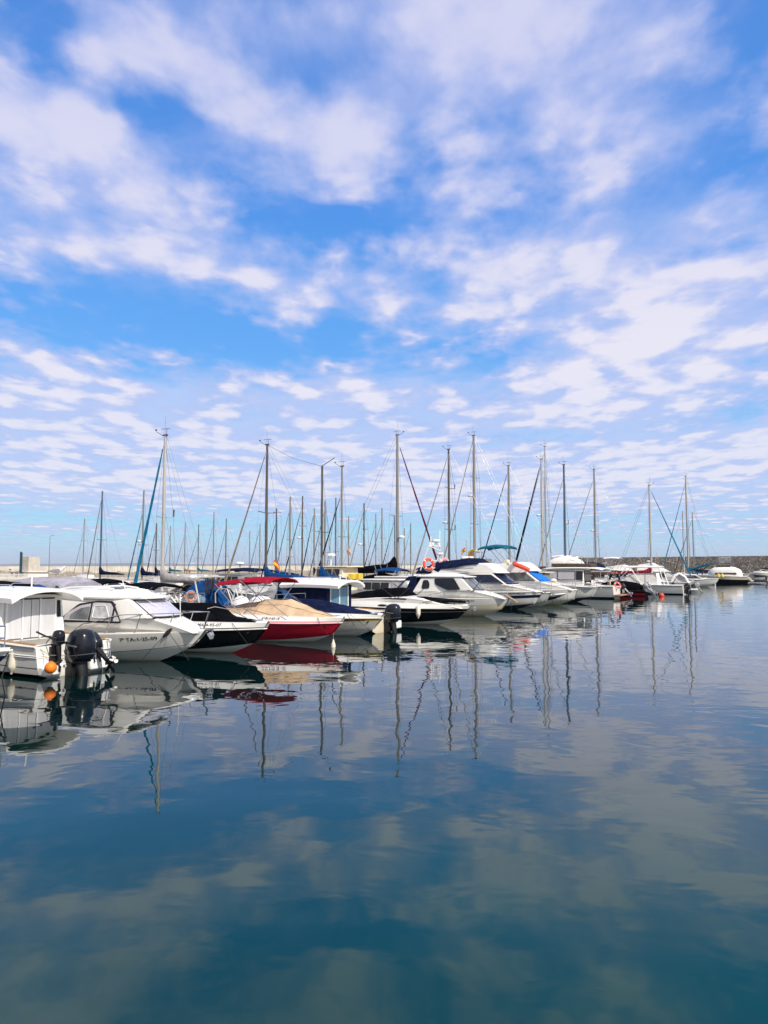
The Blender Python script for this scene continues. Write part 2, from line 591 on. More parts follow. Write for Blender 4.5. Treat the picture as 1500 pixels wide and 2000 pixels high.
def rounded(poly, r=0.05, n=3):
    out = []
    m = len(poly)
    for i in range(m):
        p0, p, p1 = Vector(poly[i - 1]), Vector(poly[i]), Vector(poly[(i + 1) % m])
        a, b = (p0 - p), (p1 - p)
        rr = min(r, a.length * .45, b.length * .45)
        a.normalize()
        b.normalize()
        A, B = p + a * rr, p + b * rr
        for k in range(n + 1):
            t = k / n
            q = A * (1 - t) ** 2 + p * 2 * t * (1 - t) + B * t * t
            out.append((q.x, q.y))
    return out


# ------------------------------------------------------------------ hulls
class Hull:
    """x forward, y to port, z up from the waterline; t runs 0 (transom) .. 1 (stem)"""
    def __init__(s, L, B, fs, fb, rake=.8, draft=.35, chine=.12, tm=.35, p=2.2, flare=.85, stern=.92, sag=0.0, blunt=.03, chrise=.35, cfr=.80, tumble=0.0, vr=.7):
        s.__dict__.update(locals())

    def hb(s, t):
        b = s.B / 2
        if t < s.tm:
            k = 1 - t / s.tm
            return b * (1 - (1 - s.stern) * k * k)
        k = (t - s.tm) / (1 - s.tm)
        return max(b * (1 - k ** s.p), s.blunt)

    def zs(s, t):
        return s.fs + (s.fb - s.fs) * max(0.0, t) ** 1.6 - s.sag * math.sin(math.pi * t)

    def zch(s, t):
        return s.chine + s.chrise * t ** 3

    def x(s, t, v):
        """v 0 keel .. 1 sheer"""
        xe = s.L / 2 - s.rake * max(0.0, 1 - v) ** 1.15
        return -s.L / 2 + t * (xe + s.L / 2)

    def yv(s, t, v):
        """v 0 chine .. 1 sheer"""
        hs = s.hb(t)
        k = (max(0, t - s.tm) / (1 - s.tm))
        hc = hs * (s.cfr - .30 * k) if t < 1 else s.blunt * .6
        if s.tumble and v > s.vr:
            return hs * (1 - s.tumble * ((v - s.vr) / (1 - s.vr)) ** 1.3)
        return lerp(hc, hs, (v / s.vr if s.tumble else v) ** s.flare)

    def hd(s, t):
        return s.hb(t) * (1 - s.tumble)

    def side(s, t, v, sg=-1, off=0.0):
        z = lerp(s.zch(t), s.zs(t), v)
        vv = .35 + .65 * v
        return Vector((s.x(t, vv), sg * (s.yv(t, v) + off), z))

    def keel(s, t):
        zk = -s.draft + (s.zch(1) + s.draft) * max(0, (t - .55) / .45) ** 2.2
        f = (zk + s.draft) / (s.zch(1) + s.draft)
        return Vector((s.x(t, .35 * f), 0, zk))

    def sheer(s, t, sg=-1, inset=0.0, dz=0.0):
        return Vector((s.x(t, 1), sg * max(s.hd(t) - inset, 0.0), s.zs(t) + dz))

    def t_of(s, x):
        return (x + s.L / 2) / s.L

    def ts(s, n=22):
        return [1 - (1 - i / n) ** 1.35 for i in range(n + 1)]


def build_hull(root, H, bands, bottom='anti', deck='bright', crown=.06, cockpit=None, rail='rubber', rail_r=.025, n=24, name='hull'):
    """bands: [(v_top, material), ...] from chine to sheer"""
    b = MB()
    ts = H.ts(n)
    vs, rm = [0.0], []
    for vt, m in bands:
        k = 3 if vt - vs[-1] > .3 else 1
        v0 = vs[-1]
        for j in range(k):
            vs.append(v0 + (vt - v0) * (j + 1) / k)
            rm.append(m)
    for sg in (-1, 1):
        b.grid([[H.keel(t), (H.keel(t) + H.side(t, 0, sg)) / 2] + [H.side(t, v, sg) for v in vs] for t in ts], rowmats=[bottom, bottom] + rm)
    # transom
    left = [H.keel(0)] + [H.side(0, v, -1) for v in vs]
    right = [H.side(0, v, 1) for v in reversed(vs)]
    b.add(left + right, [tuple(range(len(left) + len(right)))], bands[-1][1])
    hull = b.build(name, root, angle=38)
    # deck
    d = MB()
    if cockpit:
        t0, t1, depth, ins = cockpit
        tt = sorted(set([t for t in ts if not (t0 < t < t1)] + [t0, t1]))
        prof = []
        for t in tt:
            inside = t0 <= t <= t1
            hb_ = H.hd(t)
            zs_ = H.zs(t) + .004
            yi = max(hb_ - ins, hb_ * .3)
            X = H.x(t, 1)

            def sec(low):
                zl = zs_ - low
                return [(X, -hb_, zs_), (X, -yi, zs_ + .02), (X, -yi, zl + .02), (X, 0, zl + .02 + (0 if low else crown)), (X, yi, zl + .02), (X, yi, zs_ + .02), (X, hb_, zs_)]
            if t == t0:
                prof.append(sec(0))
                prof.append(sec(depth))
            elif t == t1:
                prof.append(sec(depth))
                prof.append(sec(0))
            else:
                prof.append(sec(depth if inside else 0))
        d.grid(prof, deck)
    else:
        rows = []
        for t in ts:
            hb_, zs_, X = H.hd(t), H.zs(t) + .004, H.x(t, 1)
            rows.append([(X, hb_ * a, zs_ + crown * (1 - a * a)) for a in (-1, -.92, -.6, -.3, 0, .3, .6, .92, 1)])
        d.grid(rows, deck)
    d.build('deck', root, angle=35)
    if rail:
        r = MB()
        rv = H.vr if H.tumble else .985
        pts = [H.side(t, rv, -1, .008) for t in ts] + [H.side(t, rv, 1, .008) for t in reversed(ts)]
        r.tube(pts, rail_r, rail, 6)
        r.build('rub_rail', root)
    return hull


def hull_text(root, H, txt, x0, v0, h, m='letter', sg=-1, width=None, name='registration', x_end=None):
    """lettering wrapped on to the hull side; reads from stern to bow on the starboard side"""
    c = bpy.data.curves.new('lettering', 'FONT')
    c.body = txt
    c.size = 1.0
    c.resolution_u = 2
    c.offset = .018
    to = bpy.data.objects.new('lettering', c)
    col.objects.link(to)
    dg = bpy.context.evaluated_depsgraph_get()
    me = bpy.data.meshes.new_from_object(to.evaluated_get(dg))
    bpy.data.objects.remove(to)
    xs = [v.co.x for v in me.vertices]
    wd = max(xs) - min(xs)
    sx = (width / wd) if width else h / .72
    for v in me.vertices:
        lx = v.co.x * sx
        lz = v.co.y * h / .72
        X = x0 + lx if sg < 0 else x0 - lx
        # find t for this x at this height
        vv = v0
        for _k in range(3):
            lo, hi_ = 0.0, 1.0
            for _ in range(20):
                mid = (lo + hi_) / 2
                if H.side(mid, vv).x < X:
                    lo = mid
                else:
                    hi_ = mid
            t = (lo + hi_) / 2
            vv = v0 + lz / (H.zs(t) - H.zch(t))
        v.co = H.side(t, vv, sg, .008)
    me.materials.clear()
    me.materials.append(MT[m])
    o = bpy.data.objects.new(name, me)
    col.objects.link(o)
    o.parent = root
    return o


# ------------------------------------------------------------------ superstructure
class Cabin:
    """closed house over a profile [(x,z)...] running aft-bottom, up, forward, down to front-bottom"""
    def __init__(s, prof, wb, wt, crown=.06, bow=.25, taper=.25, xm=None, n=8):
        s.prof, s.wb, s.wt, s.crown, s.bow, s.taper, s.n = prof, wb, wt, crown, bow, taper, n
        s.z0 = min(p[1] for p in prof)
        s.z1 = max(p[1] for p in prof)
        s.xa = min(p[0] for p in prof)
        s.xf = max(p[0] for p in prof)
        s.xm = (s.xa + s.xf) / 2 if xm is None else xm

    def w(s, x, z):
        k = (z - s.z0) / (s.z1 - s.z0)
        q = max(0, (x - s.xm) / (s.xf - s.xm + 1e-6))
        return lerp(s.wb, s.wt, k) * (1 - s.taper * q * q)

    def pt(s, x, z, a):
        k = (z - s.z0) / (s.z1 - s.z0)
        q = min(1, max(0, (x - s.xm) / (s.xf - s.xm + 1e-6)))
        return Vector((x + s.bow * q * (1 - a * a), a * s.w(x, z), z + s.crown * k * k * (1 - a * a)))

    def build(s, root, m='bright', name='cabin', bevel=.035, curve=0):
        prof = s.prof
        b = MB()
        A = [-1 + 2 * i / s.n for i in range(s.n + 1)]
        b.grid([[s.pt(x, z, a) for a in A] for x, z in prof], m)
        for sg in (-1, 1):
            b.add([s.pt(x, z, sg) for x, z in prof], [tuple(range(len(prof)))], m)
        return b.build(name, root, bevel=bevel, angle=30)

    def side_poly(s, b, poly, off, m, sg, thick=.012):
        n = len(poly)
        o = [Vector((x, sg * (s.w(x, z) + off), z)) for x, z in poly]
        i = [Vector((x, sg * (s.w(x, z) + off - thick), z)) for x, z in poly]
        b.add(o + i, [tuple(range(n))] + [(k, (k + 1) % n, n + (k + 1) % n, n + k) for k in range(n)], m)

    def window(s, root, poly, pane='glass', frame='rubber', r=.06, fw=.03, sides=(-1, 1), nm='window'):
        for sg in sides:
            c = Vector((sum(p[0] for p in poly) / len(poly), sum(p[1] for p in poly) / len(poly)))
            outer = []
            for p in poly:
                q = Vector(p)
                d = q - c
                outer.append(tuple(q + Vector((math.copysign(fw, d.x), math.copysign(fw, d.y)))))
            b = MB()
            s.side_poly(b, rounded(outer, r + fw * .5), .010, frame, sg, .03)
            f = b.build(nm, root, fix=True)
            g = MB()
            s.side_poly(g, rounded(poly, r), .016, pane, sg, .02)
            g.build('pane', f)

    def front(s, root, p0, p1, a0, a1, pane='glass', frame='rubber', off=.012, name='windscreen', b0=.08, b1=.92, fw=.03):
        """pane on the sloped face between profile points p0 (low) and p1 (high)"""
        def P(a, bb, of):
            x, z = lerp(p0[0], p1[0], bb), lerp(p0[1], p1[1], bb)
            q = s.pt(x, z, a)
            nx, nz = (p1[1] - p0[1]), -(p1[0] - p0[0])
            l_ = math.hypot(nx, nz)
            sgn = 1 if nx >= 0 else -1
            return q + Vector((nx / l_, 0, nz / l_)) * of * sgn

        def patch(b, A0, A1, B0, B1, of, m):
            k = 8
            rows = [[P(lerp(A0, A1, i / k), lerp(B0, B1, j / 3), of) for j in range(4)] for i in range(k + 1)]
            b.grid(rows, m)
            rim = [P(lerp(A0, A1, i / k), B0, of) for i in range(k + 1)] + [P(lerp(A0, A1, i / k), B1, of) for i in reversed(range(k + 1))]
            rin = [P(lerp(A0, A1, i / k), B0, of - .03) for i in range(k + 1)] + [P(lerp(A0, A1, i / k), B1, of - .03) for i in reversed(range(k + 1))]
            n = len(rim)
            b.add(rim + rin, [(i, (i + 1) % n, n + (i + 1) % n, n + i) for i in range(n)], m)
        b = MB()
        patch(b, a0 - fw, a1 + fw, b0 - .05, b1 + .05, off, frame)
        f = b.build(name, root)
        g = MB()
        patch(g, a0, a1, b0, b1, off + .006, pane)
        g.build('pane', f)
        return f


def cover(root, H, t0, t1, hts, m, name='boat_cover', k=1.0, pw=2.0, wr=.02, seed=0, n=26, base=.03, hang=.0):
    """canvas stretched over the boat, hts = [(t, height over the sheer)]"""
    b = MB()
    rows = []
    A = [-1, -.97, -.85, -.65, -.4, -.2, 0, .2, .4, .65, .85, .97, 1]
    for i in range(n + 1):
        t = lerp(t0, t1, i / n)
        h = interp(hts, t)
        row = []
        for a in A:
            p = H.sheer(t, 1)
            y = a * (H.hd(t) * k + .01)
            z = H.zs(t) + base + h * (1 - abs(a) ** pw)
            if abs(a) == 1:
                z -= base + hang
                y += math.copysign(.012, a)
            w_ = mnoise.noise(Vector((p.x * 1.4 + seed, a * 2.2, seed * .7))) * wr + mnoise.noise(Vector((p.x * 4 + seed, a * 5, seed))) * wr * .5
            row.append((p.x, y, z + w_ * (1 - abs(a) ** 4) * min(1, h * 4 + .3)))
        rows.append(row)
    b.grid(rows, m)
    k0 = len(rows[0])
    b.add(rows[0], [tuple(range(k0))], m)
    b.add(rows[-1], [tuple(range(k0))], m)
    return b.build(name, root, angle=60)


def guard_rail(root, H, t0, t1, h, inset=.08, posts=4, r=.014, lean=.0, both=True, bow=True, name='guard_rail', mid=False, m='steel', tail=True):
    b = MB()

    def top(t, sg, hh):
        q = interp([(t0, .55), (lerp(t0, t1, .35), 1.0)], t)
        p = H.sheer(t, sg, inset, hh * q)
        p.x += lean * q
        return p
    n = 14
    for hh in ([h, h * .5] if mid else [h]):
        st = [top(lerp(t0, t1, i / n), -1, hh) for i in range(n + 1)]
        pt_ = [top(lerp(t0, t1, i / n), 1, hh) for i in range(n + 1)]
        if tail and hh == h:
            st = [H.sheer(t0 - .05, -1, inset, .02)] + st
            pt_ = [H.sheer(t0 - .05, 1, inset, .02)] + pt_
        if bow:
            b.tube(st + list(reversed(pt_)), r, m, 6)
        else:
            b.tube(st, r, m, 6)
            b.tube(pt_, r, m, 6)
    for i in range(posts):
        t = lerp(t0, t1, i / max(1, posts - 1)) if posts > 1 else t1
        for sg in (-1, 1):
            a = H.sheer(t, sg, inset, .0)
            b.tube([a, top(t, sg, h)], r, m, 6)
    return b.build(name, root)


def tubes(root, name, lines, r=.014, m='steel', seg=6):
    b = MB()
    for l in lines:
        b.tube(l, r, m, seg)
    return b.build(name, root)


def bimini(root, x0, x1, w, z, m, sag=.1, arch=.18, thick=.03, name='bimini', slope=0.0, n=10, drop=.12, ends=.0):
    b = MB()
    top, bot = [], []
    for i in range(n + 1):
        u = i / n
        x = lerp(x0, x1, u)
        row, rb = [], []
        for j in range(9):
            a = -1 + j / 4
            zz_ = z + slope * (u - .5) + arch * (1 - a * a) - sag * abs(math.sin(u * math.pi * 2)) * .3 - drop * (abs(2 * u - 1) ** 3)
            zz_ += mnoise.noise(Vector((x * 2.1, a * 2, z))) * .02
            if abs(a) == 1:
                zz_ -= .07
            row.append((x, a * w, zz_))
            rb.append((x, a * w * .99, zz_ - thick))
        top.append(row)
        bot.append(rb)
    b.grid(top, m)
    b.grid(bot, m)
    b.grid([top[0], bot[0]], m)
    b.grid([top[-1], bot[-1]], m)
    b.grid([[r[0] for r in top], [r[0] for r in bot]], m)
    b.grid([[r[-1] for r in top], [r[-1] for r in bot]], m)
    return b.build(name, root, angle=60)


def outboard(root, o, tilt=0.0, sc=1.0, fwd=1, cowl='cowl', mark='cowlmark', leg='legblack', name='outboard_motor'):
    """o: top of the transom clamp; the motor hangs aft (-x) of it"""
    o = Vector(o)
    Rt = Matrix.Rotation(tilt, 3, 'Y')

    def T(p):
        q = Rt @ Vector((p[0] * sc, p[1] * sc, p[2] * sc))
        return o + q
    b = MB()
    # mid section and leg: stacked ovals
    st = [(.05, -.26, .10, .13), (-.05, -.28, .09, .12), (-.40, -.30, .08, .10), (-.62, -.32, .075, .07), (-.66, -.34, .20, .05), (-.69, -.34, .20, .045),
          (-.74, -.33, .10, .045), (-.95, -.33, .10, .05), (-1.0, -.33, .05, .03)]
    rows = []
    for z, x, rx, ry in st:
        rows.append([T((x + rx * math.cos(k * math.pi / 5), ry * math.sin(k * math.pi / 5), z)) for k in range(10)])
    b.grid(rows, leg, closed_v=True)
    b.lathe([(0.0, -.22), (.04, -.15), (.062, 0), (.055, .2), (.02, .28)], 8, T((-.33, 0, -.84)), Rt @ Vector((1, 0, 0)), leg, (sc, sc))
    b.prism([(-.02, -.98), (-.2, -1.0), (-.16, -1.16), (-.08, -1.18)], T((-.2, -.012, 0)), Rt @ Vector((sc, 0, 0)), Rt @ Vector((0, 0, sc)), Rt @ Vector((0, .024 * sc, 0)), leg)
    mo = b.build(name, root)
    br = MB()
    for sg in (-1, 1):
        br.prism([(.06, .06), (-.16, .02), (-.22, -.25), (-.05, -.35), (.02, -.30), (.03, 0)], o + Vector((0, sg * .11 * sc, 0)), Vector((sc, 0, 0)), Vector((0, 0, sc)), Vector((0, .03 * sc * sg, 0)), leg)
    br.tube([T((-.15, -.16, -.02)), T((-.15, .16, -.02))], .035 * sc, leg, 8)
    br.build('bracket', mo)
    # cowling
    c = MB()
    prof = [(.00, .10, .14, -.24), (.06, .23, .19, -.26), (.14, .27, .21, -.27), (.34, .285, .22, -.28), (.50, .27, .205, -.30), (.60, .21, .165, -.31), (.645, .11, .09, -.31), (.652, .01, .01, -.31)]
    rows = []
    for z, rx, ry, x in prof:
        row = []
        for k in range(16):
            a = 2 * math.pi * k / 16
            ca, sa = math.cos(a), math.sin(a)
            e = .72
            row.append(T((x + rx * math.copysign(abs(ca) ** e, ca), ry * math.copysign(abs(sa) ** e, sa), z)))
        rows.append(row)
    c.grid(rows, cowl, closed_v=True)
    co = c.build('cowling', mo, angle=50)
    e_ = MB()
    for z, rx, ry, x, rr, mm_ in ((.155, .277, .214, -.27, .007, 'greystripe'), (.02, .17, .165, -.25, .012, 'rubber')):
        e_.tube([T((x + rx * math.copysign(abs(math.cos(q_)) ** .72, math.cos(q_)), ry * math.copysign(abs(math.sin(q_)) ** .72, math.sin(q_)), z)) for q_ in [2 * math.pi * k / 24 + .01 for k in range(24)]], rr * sc, mm_, 5, closed=True)
        e_.build('cowling_seam', co)
        e_ = MB()
    for sg in (-1, 1):
        e_.tube([T((.02, sg * .07, .22)), T((.16, sg * .10, .30)), T((.34, sg * .13, .16)), T((.5, sg * .16, -.05))], .018 * sc, 'rubber', 6)
        e_.build('cable', mo)
        e_ = MB()
    d = MB()
    for sg in (-1, 1):
        d.prism(rounded([(-.42, .30), (-.14, .36), (-.14, .39), (-.42, .33)], .012), T((0, sg * .208, 0)), Rt @ Vector((sc, 0, 0)), Rt @ Vector((0, 0, sc)), Rt @ Vector((0, sg * .016 * sc, 0)), mark)
        d.build('cowling_marking', co)
        d = MB()
    p = MB()
    hub = T((-.57, 0, -.84))
    axv = Rt @ Vector((-1, 0, 0))
    p.lathe([(.05, -.05), (.05, .08), (.02, .12)], 8, hub, axv, 'ringwhite' if cowl == 'cowl' else leg, (sc, sc))
    for k in range(3):
        a = k * 2.094
        u = Rt @ Vector((0, math.cos(a), math.sin(a)))
        w_ = Rt @ Vector((.35, -math.sin(a), math.cos(a)))
        p.prism(rounded([(.03, -.03), (.12, -.09), (.18, 0), (.12, .08), (.03, .03)], .03), hub, u * sc, w_ * sc, axv * .012, 'ringwhite' if cowl == 'cowl' else leg)
    p.build('propeller', mo)
    return mo


def fender(name, label, loc, L=.62, r=.12, tilt=(0, 0), rope=.5, m='fender', cat='fender', group=None, top=None):
    root = thing(name, label, cat, loc, 0, group)
    ax = Vector((math.sin(tilt[0]), math.sin(tilt[1]), 1)).normalized()
    b = MB()
    b.lathe([(.0, -L / 2 - .05), (.03, -L / 2 - .04), (.035, -L / 2), (r * .6, -L / 2 + .05), (r * .95, -L / 2 + .14), (r, -L / 4), (r, L / 4), (r * .95, L / 2 - .14), (r * .6, L / 2 - .05),
             (.035, L / 2), (.03, L / 2 + .05), (0, L / 2 + .06)], 14, (0, 0, 0), ax, m)
    b.build('fender_body', root)
    a = ax * (L / 2 + .05)
    e = (Vector(top) - Vector(loc)) if top is not None else a + Vector((0, 0, rope))
    tubes(root, 'lanyard', [[a, lerp(a, e, .5) + Vector((0, 0, -.01)), e]], .008, 'ropepale')
    return root


def ball_buoy(name, label, loc, r, m, top=None, rope=.4):
    root = thing(name, label, 'buoy', loc)
    b = MB()
    prof = [(r * math.sin(math.pi * i / 14), -r * math.cos(math.pi * i / 14)) for i in range(15)]
    prof[-2:] = [(.05, r * .98), (.045, r * 1.18), (.0, r * 1.2)]
    b.lathe(prof, 18, m=m)
    b.build('buoy_body', root)
    e = (Vector(top) - Vector(loc)) if top is not None else Vector((0, 0, rope))
    c = MB()
    c.lathe([(.05, r * 1.1), (.055, r * 1.16), (.05, r * 1.22)], 10, m='rubber')
    c.build('eye', root)
    tubes(root, 'lanyard', [[(0, 0, r * 1.1), e]], .009, 'rope')
    return root


def ring(name, label, loc, Rr, r, normal, m, cat='lifebuoy', group=None):
    root = thing(name, label, cat, loc, 0, group)
    n = Vector(normal).normalized()
    a = n.orthogonal().normalized()
    b_ = n.cross(a)
    b = MB()
    N = 32
    rows, mats = [], []
    for i in range(N):
        t = 2 * math.pi * i / N
        c = (a * math.cos(t) + b_ * math.sin(t))
        rows.append([c * (Rr + r * math.cos(2 * math.pi * k / 10)) + n * r * .8 * math.sin(2 * math.pi * k / 10) for k in range(10)])
    for i in range(N):
        band = (i % 8) in (0,)
        b.grid([rows[i], rows[(i + 1) % N]], 'ringwhite' if band else m, closed_v=True)
    b.build('ring_body', root)
    pts = []
    for i in range(48):
        t = 2 * math.pi * i / 48
        pts.append((a * math.cos(t) + b_ * math.sin(t)) * (Rr + r + .012 + .03 * abs(math.sin(2 * t))))
    c = MB()
    c.tube(pts, .009, 'ringwhite', 5, closed=True)
    c.build('grab_line', root)
    return root


def rope(name, label, pts, r=.012, m='rope', cat='mooring line', sag=0.0, n=10, group=None):
    a = [Vector(p) for p in pts]
    if len(a) == 2 and sag:
        out = []
        for i in range(n + 1):
            u = i / n
            p = lerp(a[0], a[1], u)
            p.z -= sag * 4 * u * (1 - u)
            out.append(p)
        a = out
    b = MB()
    o0 = a[0].copy()
    b.tube([p - o0 for p in a], r * .8, m, 5)
    o = b.build(name)
    o.location = o0
    return tag(o, label, cat, group)


def flag(root, o, w, h, bands, droop=.5, direction=(1, 0), name='flag', staff=1.0):
    """hoist at o (top of the staff); bands from top to bottom [(share, material)]"""
    o = Vector(o)
    b = MB()
    d = Vector((direction[0], direction[1], 0)).normalized()
    nn = Vector((-d.y, d.x, 0))
    n = 8
    y = 0.0
    for share, m in bands:
        rows = []
        for i in range(n + 1):
            u = i / n
            base = o + d * (w * u * (1 - .35 * droop)) + nn * (.05 * math.sin(u * 7) * u) + Vector((0, 0, -droop * w * u * u * .9))
            rows.append([base + Vector((0, 0, -h * (y + share * k / 2))) for k in range(3)])
        b.grid(rows, m)
        y += share
    f = b.build(name, root)
    sol = f.modifiers.new('cloth', 'SOLIDIFY')
    sol.thickness = .006
    tubes(f, 'flag_staff', [[o + Vector((0, 0, .06)), o + Vector((0, 0, -staff))]], .012, 'alulight')
    return f


def radar(root, o, r=.28, m='bright', post=.35, name='radar'):
    b = MB()
    b.lathe([(0, .0), (r * .8, .0), (r, .05), (r, .12), (r * .85, .19), (r * .3, .22), (0, .222)], 14, o, m=m)
    rr = b.build(name, root)
    if post:
        tubes(rr, 'radar_post', [[Vector(o), Vector(o) + Vector((0, 0, -post))]], .05, m)
    return rr

# ------------------------------------------------------------------ the setting
# water: one sheet to the horizon, gently rippled
def make_water():
    me = bpy.data.meshes.new('water')
    # finer strips near the viewer are not needed: ripples live in the normal
    me.from_pydata([(-24000, -60, 0), (24000, -60, 0), (24000, 23800, 0), (-24000, 23800, 0)], [], [(0, 1, 2, 3)])
    m = bpy.data.materials.new('harbour_water')
    m.use_nodes = True
    T = NT(m.node_tree)
    b = T.n['Principled BSDF']
    g = T.new('ShaderNodeNewGeometry')
    pos = g.outputs['Position']
    big = T.noise(pos, 0.10, 4, 0.55)
    b.inputs['IOR'].default_value = 1.46
    b.inputs['Roughness'].default_value = 0.004
    # boats' shade painted into the body colour off the berths, paler near viewer
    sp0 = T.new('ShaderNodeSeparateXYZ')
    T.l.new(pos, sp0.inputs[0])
    near_mask = T.smooth(T.math('MULTIPLY_ADD', big, 5.0, sp0.outputs[1]), 18.0, 7.0)
    shaded_body = T.mix(T.smooth(big, .35, .65), (.0002, .008, .009, 1), (.0004, .013, .014, 1))
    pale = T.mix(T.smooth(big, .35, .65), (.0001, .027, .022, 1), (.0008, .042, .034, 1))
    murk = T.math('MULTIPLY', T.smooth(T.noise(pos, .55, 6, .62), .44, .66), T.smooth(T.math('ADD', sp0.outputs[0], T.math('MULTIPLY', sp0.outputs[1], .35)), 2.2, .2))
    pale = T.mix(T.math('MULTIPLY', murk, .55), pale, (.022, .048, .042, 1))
    T.l.new(T.mix(near_mask, shaded_body, pale), b.inputs['Base Color'])
    b.inputs['Specular Tint'].default_value = (.50, .86, 1, 1)
    # long swell, cat's-paw ripples, fine shiver; ripple strength drifts in patches
    mp = T.new('ShaderNodeMapping')
    mp.inputs['Rotation'].default_value = (0, 0, R(12))
    mp.inputs['Scale'].default_value = (.75, 1.0, 1)
    T.l.new(pos, mp.inputs[0])
    sep = T.new('ShaderNodeSeparateXYZ')
    T.l.new(pos, sep.inputs[0])
    w1 = T.noise(mp.outputs[0], 0.42, 2, 0.45)
    w2 = T.noise(mp.outputs[0], 1.3, 2, 0.5, dist=.4)
    w3 = T.noise(mp.outputs[0], 3.6, 2, 0.5)
    patch = T.smooth(T.noise(pos, 0.055, 3, 0.5), .40, .64, .45, 1.0)
    # open water away to the right catches more breeze
    open_ = T.smooth(T.math('MULTIPLY_ADD', sep.outputs[0], 1.0, T.math('MULTIPLY', sep.outputs[1], -.28)), -8.0, 30.0)
    breeze = T.math('MULTIPLY', patch, T.math('MULTIPLY_ADD', open_, .9, .55))
    h = T.math('MULTIPLY_ADD', w1, .022, T.math('MULTIPLY', T.math('MULTIPLY', w2, .0120), breeze))
    h = T.math('MULTIPLY_ADD', T.math('MULTIPLY', w3, breeze), .0013, h)
    bn = T.new('ShaderNodeBump')
    bn.inputs['Strength'].default_value = 1.0
    bn.inputs['Distance'].default_value = 1.0
    T.l.new(h, bn.inputs['Height'])
    T.l.new(bn.outputs[0], b.inputs['Normal'])
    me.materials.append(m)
    o = bpy.data.objects.new('water', me)
    col.objects.link(o)
    tag(o, kind='structure')


make_water()


def mountains():
    for (nm, Y, x0, x1, hts, mt, seed) in (
            ('mountain_range', 12000, -7600, 1500, (30, 78), 'hill', 3),
            ('snowy_mountain_range', 21000, -9500, -1500, (20, 150), 'snow', 11)):
        b = MB()
        n = 160
        r0, r1, r2 = [], [], []
        for i in range(n + 1):
            u = i / n
            x = lerp(x0, x1, u)
            f = .5 + .5 * mnoise.fractal(Vector((x * .00055 + seed, seed, 0)), .9, 2.1, 6)
            env = math.sin(math.pi * min(1, max(0, u))) ** .35
            h = lerp(hts[0], hts[1], min(1, max(0, f))) * env
            r0.append((x, Y - 900, -2))
            r1.append((x + 60 * mnoise.noise(Vector((x * .003, 1, 1))), Y - 250, h * .55))
            r2.append((x, Y, h))
        b.grid([r0, r1, r2, [(p[0], p[1] + 1500, -2) for p in r2]], mt)
        o = b.build(nm, fix=False)
        tag(o, kind='structure')


mountains()


def path_wall(b, pts, z0, z1, thick, step, depth, m):
    """corrugated concrete wall following pts; ribs are real"""
    for (p, q), (za, zb) in zip(zip(pts, pts[1:]), zip(z1, z1[1:])):
        p, q = Vector((*p, 0)), Vector((*q, 0))
        L = (q - p).length
        d = (q - p).normalized()
        n = Vector((d.y, -d.x, 0))
        N = int(L / step)
        lo, hi, bk = [], [], []
        for i in range(N):
            for (u, o_) in ((0, 0), (.46, 0), (.54, depth), (.92, depth)):
                s_ = (i + u) * step
                w = p + d * s_ + n * o_
                zt = lerp(za, zb, s_ / L)
                lo.append(w + Vector((0, 0, z0)))
                hi.append(w + Vector((0, 0, zt)))
                bk.append(p + d * s_ - n * thick + Vector((0, 0, zt)))
        b.grid([lo, hi, bk], m)


b = MB()
path_wall(b, [(-135, 150), (-60, 178), (10, 265), (60, 420)], .2, [2.95, 3.0, 3.3, 4.4], .5, .62, .12, 'concretepale')
tag(b.build('harbour_wall', smooth=False, fix=False), 'long pale ribbed concrete wall behind the moored boats at left', 'wall')

# rock slope at the foot of the ribbed wall
b = MB()
rows = []
for j in range(7):
    row = []
    for i in range(220):
        u = i / 219
        pts = [(-135, 150), (-60, 178), (10, 265), (60, 420)]
        s_ = u * 3
        k = min(2, int(s_))
        x = lerp(pts[k][0], pts[k + 1][0], s_ - k)
        y = lerp(pts[k][1], pts[k + 1][1], s_ - k)
        d = Vector((pts[k + 1][0] - pts[k][0], pts[k + 1][1] - pts[k][1], 0)).normalized()
        n = Vector((d.y, -d.x, 0))
        p = Vector((x, y, 0)) + n * (.3 + j * 1.1)
        r_ = mnoise.cell(Vector((i * .71, j * .9, 2.0)))
        p.z = 1.75 - j * .33 + r_ * .45
        p.x += mnoise.noise(Vector((i * 1.3, j, 5))) * .5
        row.append(p)
    rows.append(row)
b.grid(rows, 'rock')
tag(b.build('shore_rocks', smooth=False), kind='stuff')

# stone breakwater on the right
def stone_mat():
    m = bpy.data.materials.new('breakwater_stone')
    m.use_nodes = True
    T = NT(m.node_tree)
    bs = T.n['Principled BSDF']
    tc = T.new('ShaderNodeTexCoord')
    vo = T.new('ShaderNodeTexVoronoi')
    vo.inputs['Scale'].default_value = 1.25
    T.l.new(tc.outputs['Object'], vo.inputs['Vector'])
    ve = T.new('ShaderNodeTexVoronoi', feature='DISTANCE_TO_EDGE')
    ve.inputs['Scale'].default_value = 1.25
    T.l.new(tc.outputs['Object'], ve.inputs['Vector'])
    sp = T.new('ShaderNodeSeparateColor')
    T.l.new(vo.outputs['Color'], sp.inputs[0])
    stone = T.mix(sp.outputs[0], (.23, .175, .12, 1), (.64, .53, .40, 1))
    f = T.smooth(ve.outputs['Distance'], .03, .16)
    T.l.new(T.mix(f, (.085, .07, .055, 1), stone), bs.inputs['Base Color'])
    bs.inputs['Roughness'].default_value = .9
    bn = T.new('ShaderNodeBump')
    bn.inputs['Strength'].default_value = 1
    bn.inputs['Distance'].default_value = .22
    T.l.new(f, bn.inputs['Height'])
    T.l.new(bn.outputs[0], bs.inputs['Normal'])
    return m


